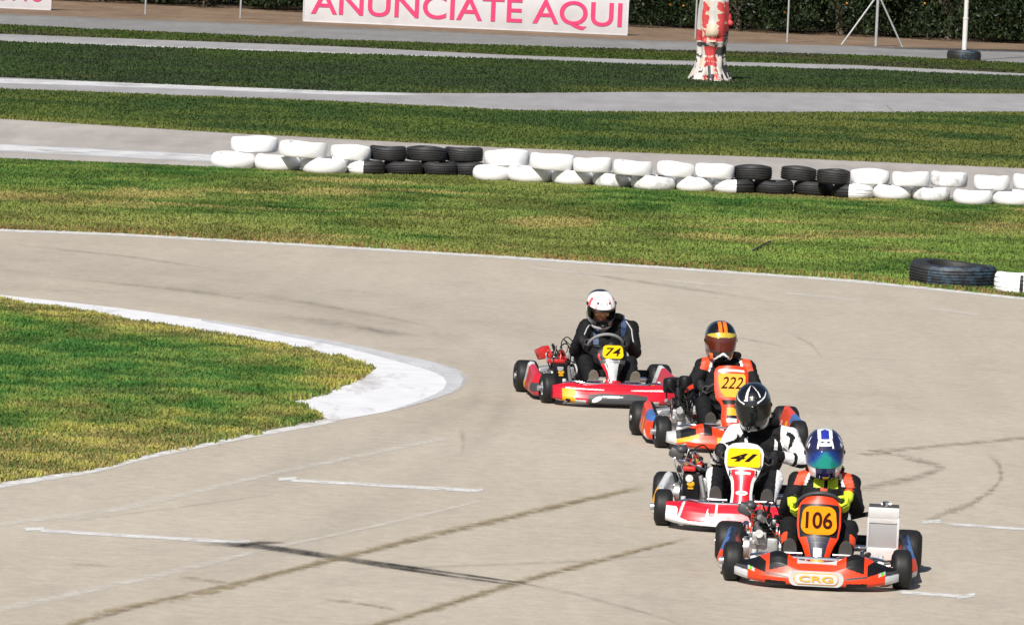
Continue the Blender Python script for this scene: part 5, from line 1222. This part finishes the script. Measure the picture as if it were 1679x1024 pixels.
k41 = dict(front=(1214, 868), yaw=-5, steer=2, label='red and white racing kart with yellow number 41 plate and exposed black engine', mats=BODY, nose_hw=.53, nose_hump=.19, nose_zc=.20, nose_y=.88, nose_sweep=.14, nose_f=nose41, ztip=.185,
    pod_f=pod41, pod_top=.24, panel=[(0, .080), (.06, .082), (.25, .074), (.42, .082), (.56, .115), (.70, .138), (.86, .140), (.94, .126), (1, .09)], p0=(.62, .145), p1=(.42, .605), panel_f=panel41,
    plate=(.765, rounded(.122, .070, .02, 4, .116), m_yel3), num='41', num_style=dict(mat=m_numk, bold=.045, shear=.45, wid=.195, hgt=.062), panel_extra=ovals, wheel_c=(0, .07, .44), wheel_rot=8,
    engine=ENG(seed=9, scale=1.12, pos=(.38, -.26), air='lump', head=m_redanod, acc=m_brass, cab=m_chrome, cables=9, cover=True))
def suit41(L_, T, P, sh):
    m = np.ones(len(P), int)
    for nm in 'RL':
        S, E, W, K = [np.array(v) for v in sh[nm]]; s = 1 if nm == 'R' else -1
        arm = np.isin(L_, ['uarm' + nm, 'farm' + nm, 'shoulder' + nm]); m = np.where(arm & ((P[:, 0] - S[0]) * s > -.055), 2, m)
        ab = E - S; side = np.cross(ab / np.linalg.norm(ab), [0, 1, 0]); q = (P - S) @ side
        m = np.where((L_ == 'uarm' + nm) & (T < .55) & (np.abs(q + s * .006 + .028 * np.sin(T * 7)) < .017) & (P[:, 1] > S[1]), 1, m)
        m = np.where((np.linalg.norm(P - E, axis=1) < .085) & (P[:, 2] < E[2] - .022), 1, m)
        m = np.where((L_ == 'farm' + nm) & (T > .72), 1, m)
        m = np.where((L_ == 'farm' + nm) & (np.abs(T - .35) < .06), 1, m)
        m = np.where(np.isin(L_, ['thigh' + nm, 'shin' + nm]) & (P[:, 0] * s > .232), 2, m)
        m = np.where((L_ == 'torso') & (np.abs((P[:, 0] - (S[0] - s * .085)) * s) < .012) & (P[:, 1] > -.24) & (P[:, 2] > S[2] - .10), 2, m)
    return m
def hf41(u, z, x):
    a = abs(u)
    if -22 < u < -9 and z > .085: return 1          # wide white stripe over the crown (seen left of centre)
    if z > .05 and abs(z - .056 - .0006 * a) < .0045 and 20 < a < 80: return 1
    if 34 < u < 39 and z > .095: return 1
    if -.14 < z < -.115 and a < 8: return 1
    if z < -.07 and 46 < a < 54: return 1
    if a > 92: return 0
    return 0
def hf41b(u, z, x): return hf41(-u, z, -x)
d41 = dict(label='driver in white sleeved black suit and glossy black helmet in kart 41', lean=-.085, width=1.05, sh_z=.625, head=(-.018, .835), head_y=-.20, pitch=20, roll=7, turn=-4, suit=suit41, suit_mats=[m_suitk, m_suitw],
    glove=m_glk, cuff=m_suitk, collar='black', hf=hf41b, hmats=[m_hblk, m_hwht], visor=m_visk, elbow_out=.15, elbow_drop=.10, elbowR=(-.085, 0, -.05), knee_x=.215, vent=[(-20, .095, .012, .01, m_blk), (24, .1, .012, .01, m_blk), (0, -.10, .03, .012, m_blk)])

# --- 222
def nose222(c):
    x, y, z = c; a = abs(x)
    if z < .034: return BLK
    if a > .47: return SIL
    if a > .30:
        e = z - (.13 - .28 * (a - .30))
        if abs(e) < .018: return YEL
        if e > 0.018 and a > .32 and z < .19: return BLK if a < .44 else DGR
        return LGR if e < -.03 and a > .40 else ORG
    if .19 < a < .26 and z > .14: return BLK
    if a < .15 and .05 < z < .13: return YEL
    return ORG
def panel222(x, h, u, back):
    if back: return BLK
    if h < .36:
        if abs(u) < .52: return YEL if .18 < h < .30 else (WHT if .06 < h < .13 else (BLK if h < .18 and h > .13 else ORG))
        return ORG
    if h < .43: return BLK if abs(u) < .75 else ORG
    if .90 < h < .94: return WHT if abs(u) < .8 else ORG
    return ORG
def pod222(c):
    x, y, z = abs(c[0]), c[1], c[2]
    if z < .04: return BLK
    if z > .19: return BLU if y > .0 else ORG
    t = (y * 3.5 + z * 2.5)
    if abs(t - .2) < .16: return YEL
    if abs(t + .45) < .10: return SIL
    if abs(t - .95) < .12 and z < .12: return WHT
    return ORG
k222 = dict(front=(1196, 738), yaw=5.5, steer=3, label='orange racing kart with yellow number 222 plate and twin black air filters', mats=BODY, nose_hw=.54, nose_hump=.225, nose_zc=.17, nose_f=nose222, nose_y=.90, nose_sweep=.17, ztip=.14,
    pod_f=pod222, pod_top=.24, panel=[(0, .075), (.1, .085), (.3, .078), (.38, .09), (.46, .128), (.6, .138), (.88, .140), (.96, .128), (1, .105)], p0=(.56, .19), p1=(.40, .672), panel_f=panel222,
    plate=(.68, [(.055, -.105), (.09, -.07), (.112, .02), (.112, .07), (.098, .092), (-.098, .092), (-.112, .07), (-.112, .02), (-.09, -.07), (-.055, -.105)], m_yel), num='222', num_dy=.015, num_style=dict(mat=m_num, bold=.004, shear=.35, wid=.185, hgt=.098), wheel_c=(0, .08, .42),
    engine=ENG(seed=15, pos=(.33, -.20), air='twin', acc=m_redanod, cab=m_blkmetal, cables=8))
def suit222(L_, T, P, sh):
    m = np.ones(len(P), int)
    for nm in 'RL':
        S, E, W, K = [np.array(v) for v in sh[nm]]; s = 1 if nm == 'R' else -1
        q = (P[:, 0] - (S[0] - s * .03)) * s + (P[:, 2] - S[2]) * .3; zone = (P[:, 2] > S[2] - .03 + .25 * q) & (np.abs(P[:, 0] - S[0]) < .11)
        m = np.where(zone & (q > -.006) & (q < .068), 2, m); m = np.where(zone & (q > -.028) & (q <= -.006), 3, m)
        m = np.where((L_ == 'farm' + nm) & (P[:, 1] > (E[1] + (W[1] - E[1]) * T) + .005) & (P[:, 2] < (E[2] + (W[2] - E[2]) * T) + .018) & (P[:, 2] > (E[2] + (W[2] - E[2]) * T) - .016) & (T > .1) & (T < .85), 4, m)
        m = np.where((np.linalg.norm(P - E - np.array([0, .02, .10]), axis=1) < .035), 3, m) if False else m
    return m
def hf222(u, z, x):
    a = abs(u)
    if z > .088 and .006 < abs(x) < .036 and a < 80: return 2
    if abs(z - (.073 - .000008 * a * a)) < .019 and a < 70: return 1
    if z < -.065 and abs((z + .075) + .0022 * a) < .010 and a < 30: return 3
    if -.13 < z < -.085 and 30 < a < 48: return 2
    if abs(z - .052) < .004 and a < 75: return 4
    if 80 < a < 90: return 4
    return 0
d222 = dict(label='driver in black suit with orange shoulders and gold banded helmet in kart 222', lean=-.045, width=.98, sh_z=.625, head=(.012, .835), head_y=-.27, pitch=10, roll=1, turn=2, suit=suit222, suit_mats=[m_suitk, m_suito, m_suitw, m_suitr],
    glove=m_glk, cuff=m_suitk, collar='black', hf=hf222, hmats=[m_hblk, m_hgold, m_horg, m_hwht, m_hgrey], visor=m_visr, elbow_out=.10, elbow_drop=.14, vent=[(0, -.10, .02, .01, m_blk)])

# --- 74
def nose74(c):
    x, y, z = c; a = abs(x)
    if z < .036: return BLK
    if .37 < x < .475 and z < .155: return YEL if not (abs(x - .43) < .02 and z < .07) else BLK
    if a < .26 and z < .125 - .12 * max(0, a - .14):
        if ((x - .185) / .045) ** 2 + ((z - .075 + (x - .185) * .4) / .022) ** 2 < 1: return WHT
        return SIL if ((x - .05) / .10) ** 2 + ((z - .100) / .011) ** 2 < 1 else DGR  # white and silver ellipses paint bright reflections on the grey area
    if .152 < z < .158 + .02 * a and .12 < a < .45: return WHT  # white line paints the highlight along the top of the nose
    if z < .065 and .28 < a: return LGR if a < .37 else CRM
    return CRM
def panel74(x, h, u, back):
    if back: return BLK
    if h < .10: return CRM
    if h < .50:
        if abs(u) > .72 and x > 0: return CRM
        if abs(u) > .60 and x > 0: return WHT
        return LGR if abs(x) < .02 + .06 * h else BLK
    if h < .60: return SIL if abs(u) < .55 and math.sin(160 * h + 30 * x) > .2 else DGR
    return CRM if (x > 0 and u > .86 and h < .75) else BLK
def pod74(c):
    x, y, z = abs(c[0]), c[1], c[2]
    if z < .04: return BLK
    if y < -.22: return YEL if z < .12 else (LGR if z < .18 else WHT)
    if y > .1 and z < .15 and z > .07: return DGR if y > .16 else CRM
    return CRM
k74 = dict(front=(1001, 664), yaw=8.5, steer=5, label='red racing kart with lemon number 74 plate on its round dark panel', mats=BODY, nose_hw=.545, nose_hump=.19, nose_zc=.205, nose_f=nose74, nose_y=.90, nose_sweep=.15, ztip=.165,
    pod_f=pod74, pod_top=.23, panel=[(0, .085), (.07, .08), (.16, .05), (.3, .062), (.5, .105), (.68, .130), (.82, .128), (.93, .10), (1, .06)], p0=(.60, .17), p1=(.46, .535), panel_f=panel74, rimgrip=m_wgrip,
    plate=(.765, rounded(.092, .060, .035, 5, .088), m_yel3), num='74', num_style=dict(mat=m_numk, bold=.01, shear=.25, wid=.138, hgt=.076), wheel_c=(0, .10, .475), wheel_tilt=42,
    engine=ENG(seed=22, pos=(.34, -.26), air='red', cover=True, head=m_redanod, acc=m_redanod, cab=m_suitr, loop=True))
def suit74(L_, T, P, sh):
    m = np.ones(len(P), int)
    for nm in 'RL':
        S, E, W, K = [np.array(v) for v in sh[nm]]; s = 1 if nm == 'R' else -1
        m = np.where(np.isin(L_, ['torso', 'shoulder' + nm]) & (np.abs((P[:, 0] - (S[0] - s * .075)) * s) < .022) & (P[:, 1] > -.30) & (P[:, 2] > .44), 2, m)
    return m
def hf74(u, z, x):
    a = abs(u)
    if a > 115 or (z < -.03 and a > 70): return 2
    if z > .028:
        if 58 < a < 78 and z < .115: return 1 if (z * 60 + a * .12) % 1 > .35 else 3
        if abs(a - 30) < 3 and z < .13: return 3
        if abs(a - 12) < 2 and z > .08: return 3
        return 0
    if z < -.06:
        if z < -.112 and a < 42: return 0
        if z > -.12 and -50 < u < -24: return 1 if z < -.085 else 2
        return 2
    return 2 if a < 80 else 0
def extra74(root, O, sh, neck, hc, Rh):
    for nm in 'RL':
        S, E, W, K = sh[nm]; s = 1 if nm == 'R' else -1; pts = []
        for t in np.linspace(-.15, 1, 9):
            p = S.lerp(E, max(t, 0)) + Vector((-s * .01, .068 - .012 * t, .03 - .015 * t)); 
            if t < 0: p = S + Vector((-s * .05, .05, .065))
            pts.append(p)
        q = MB(); coil(q, pts, .006, n=6); q.build('piping', m_suitg, root, loc=-O)
    S = sh['L'][0]; q = MB(); q.box(S + Vector((.075, .02, .075)), (.035, .03, .09), Matrix.Rotation(.15, 3, 'Y'), bev=.008); q.build('harness_tab', m_suitb, root, loc=-O)
    S = sh['R'][0]; q = MB(); q.box(S + Vector((-.085, .06, .04)), (.04, .03, .07), Matrix.Rotation(-.2, 3, 'Y'), bev=.008); q.build('harness_tab', m_suitb, root, loc=-O)
d74 = dict(label='driver in plain black suit with open white helmet looking down in the red kart 74', lean=-.09, width=1.07, sh_z=.63, head=(.005, .795), head_y=-.22, pitch=22, roll=2, turn=4, suit=suit74, suit_mats=[m_suitk, m_suitb], face=True,
    glove=m_glk, cuff=m_suitk, collar='black', hf=hf74, hmats=[m_hwht, m_hred, m_hblk, m_hpink], visor=m_visk, elbow_out=.07, elbow_drop=.165, sole=m_soleg, extra=extra74, vent=[(-24, .092, .009, .014, m_blk), (26, .092, .009, .014, m_blk), (0, -.095, .03, .016, m_blk)])
for kc, dc in ((k106, d106), (k41, d41), (k222, d222), (k74, d74)):
    kroot, info = make_kart(kc); bpy.context.view_layer.update(); make_driver(dc, kroot, info)
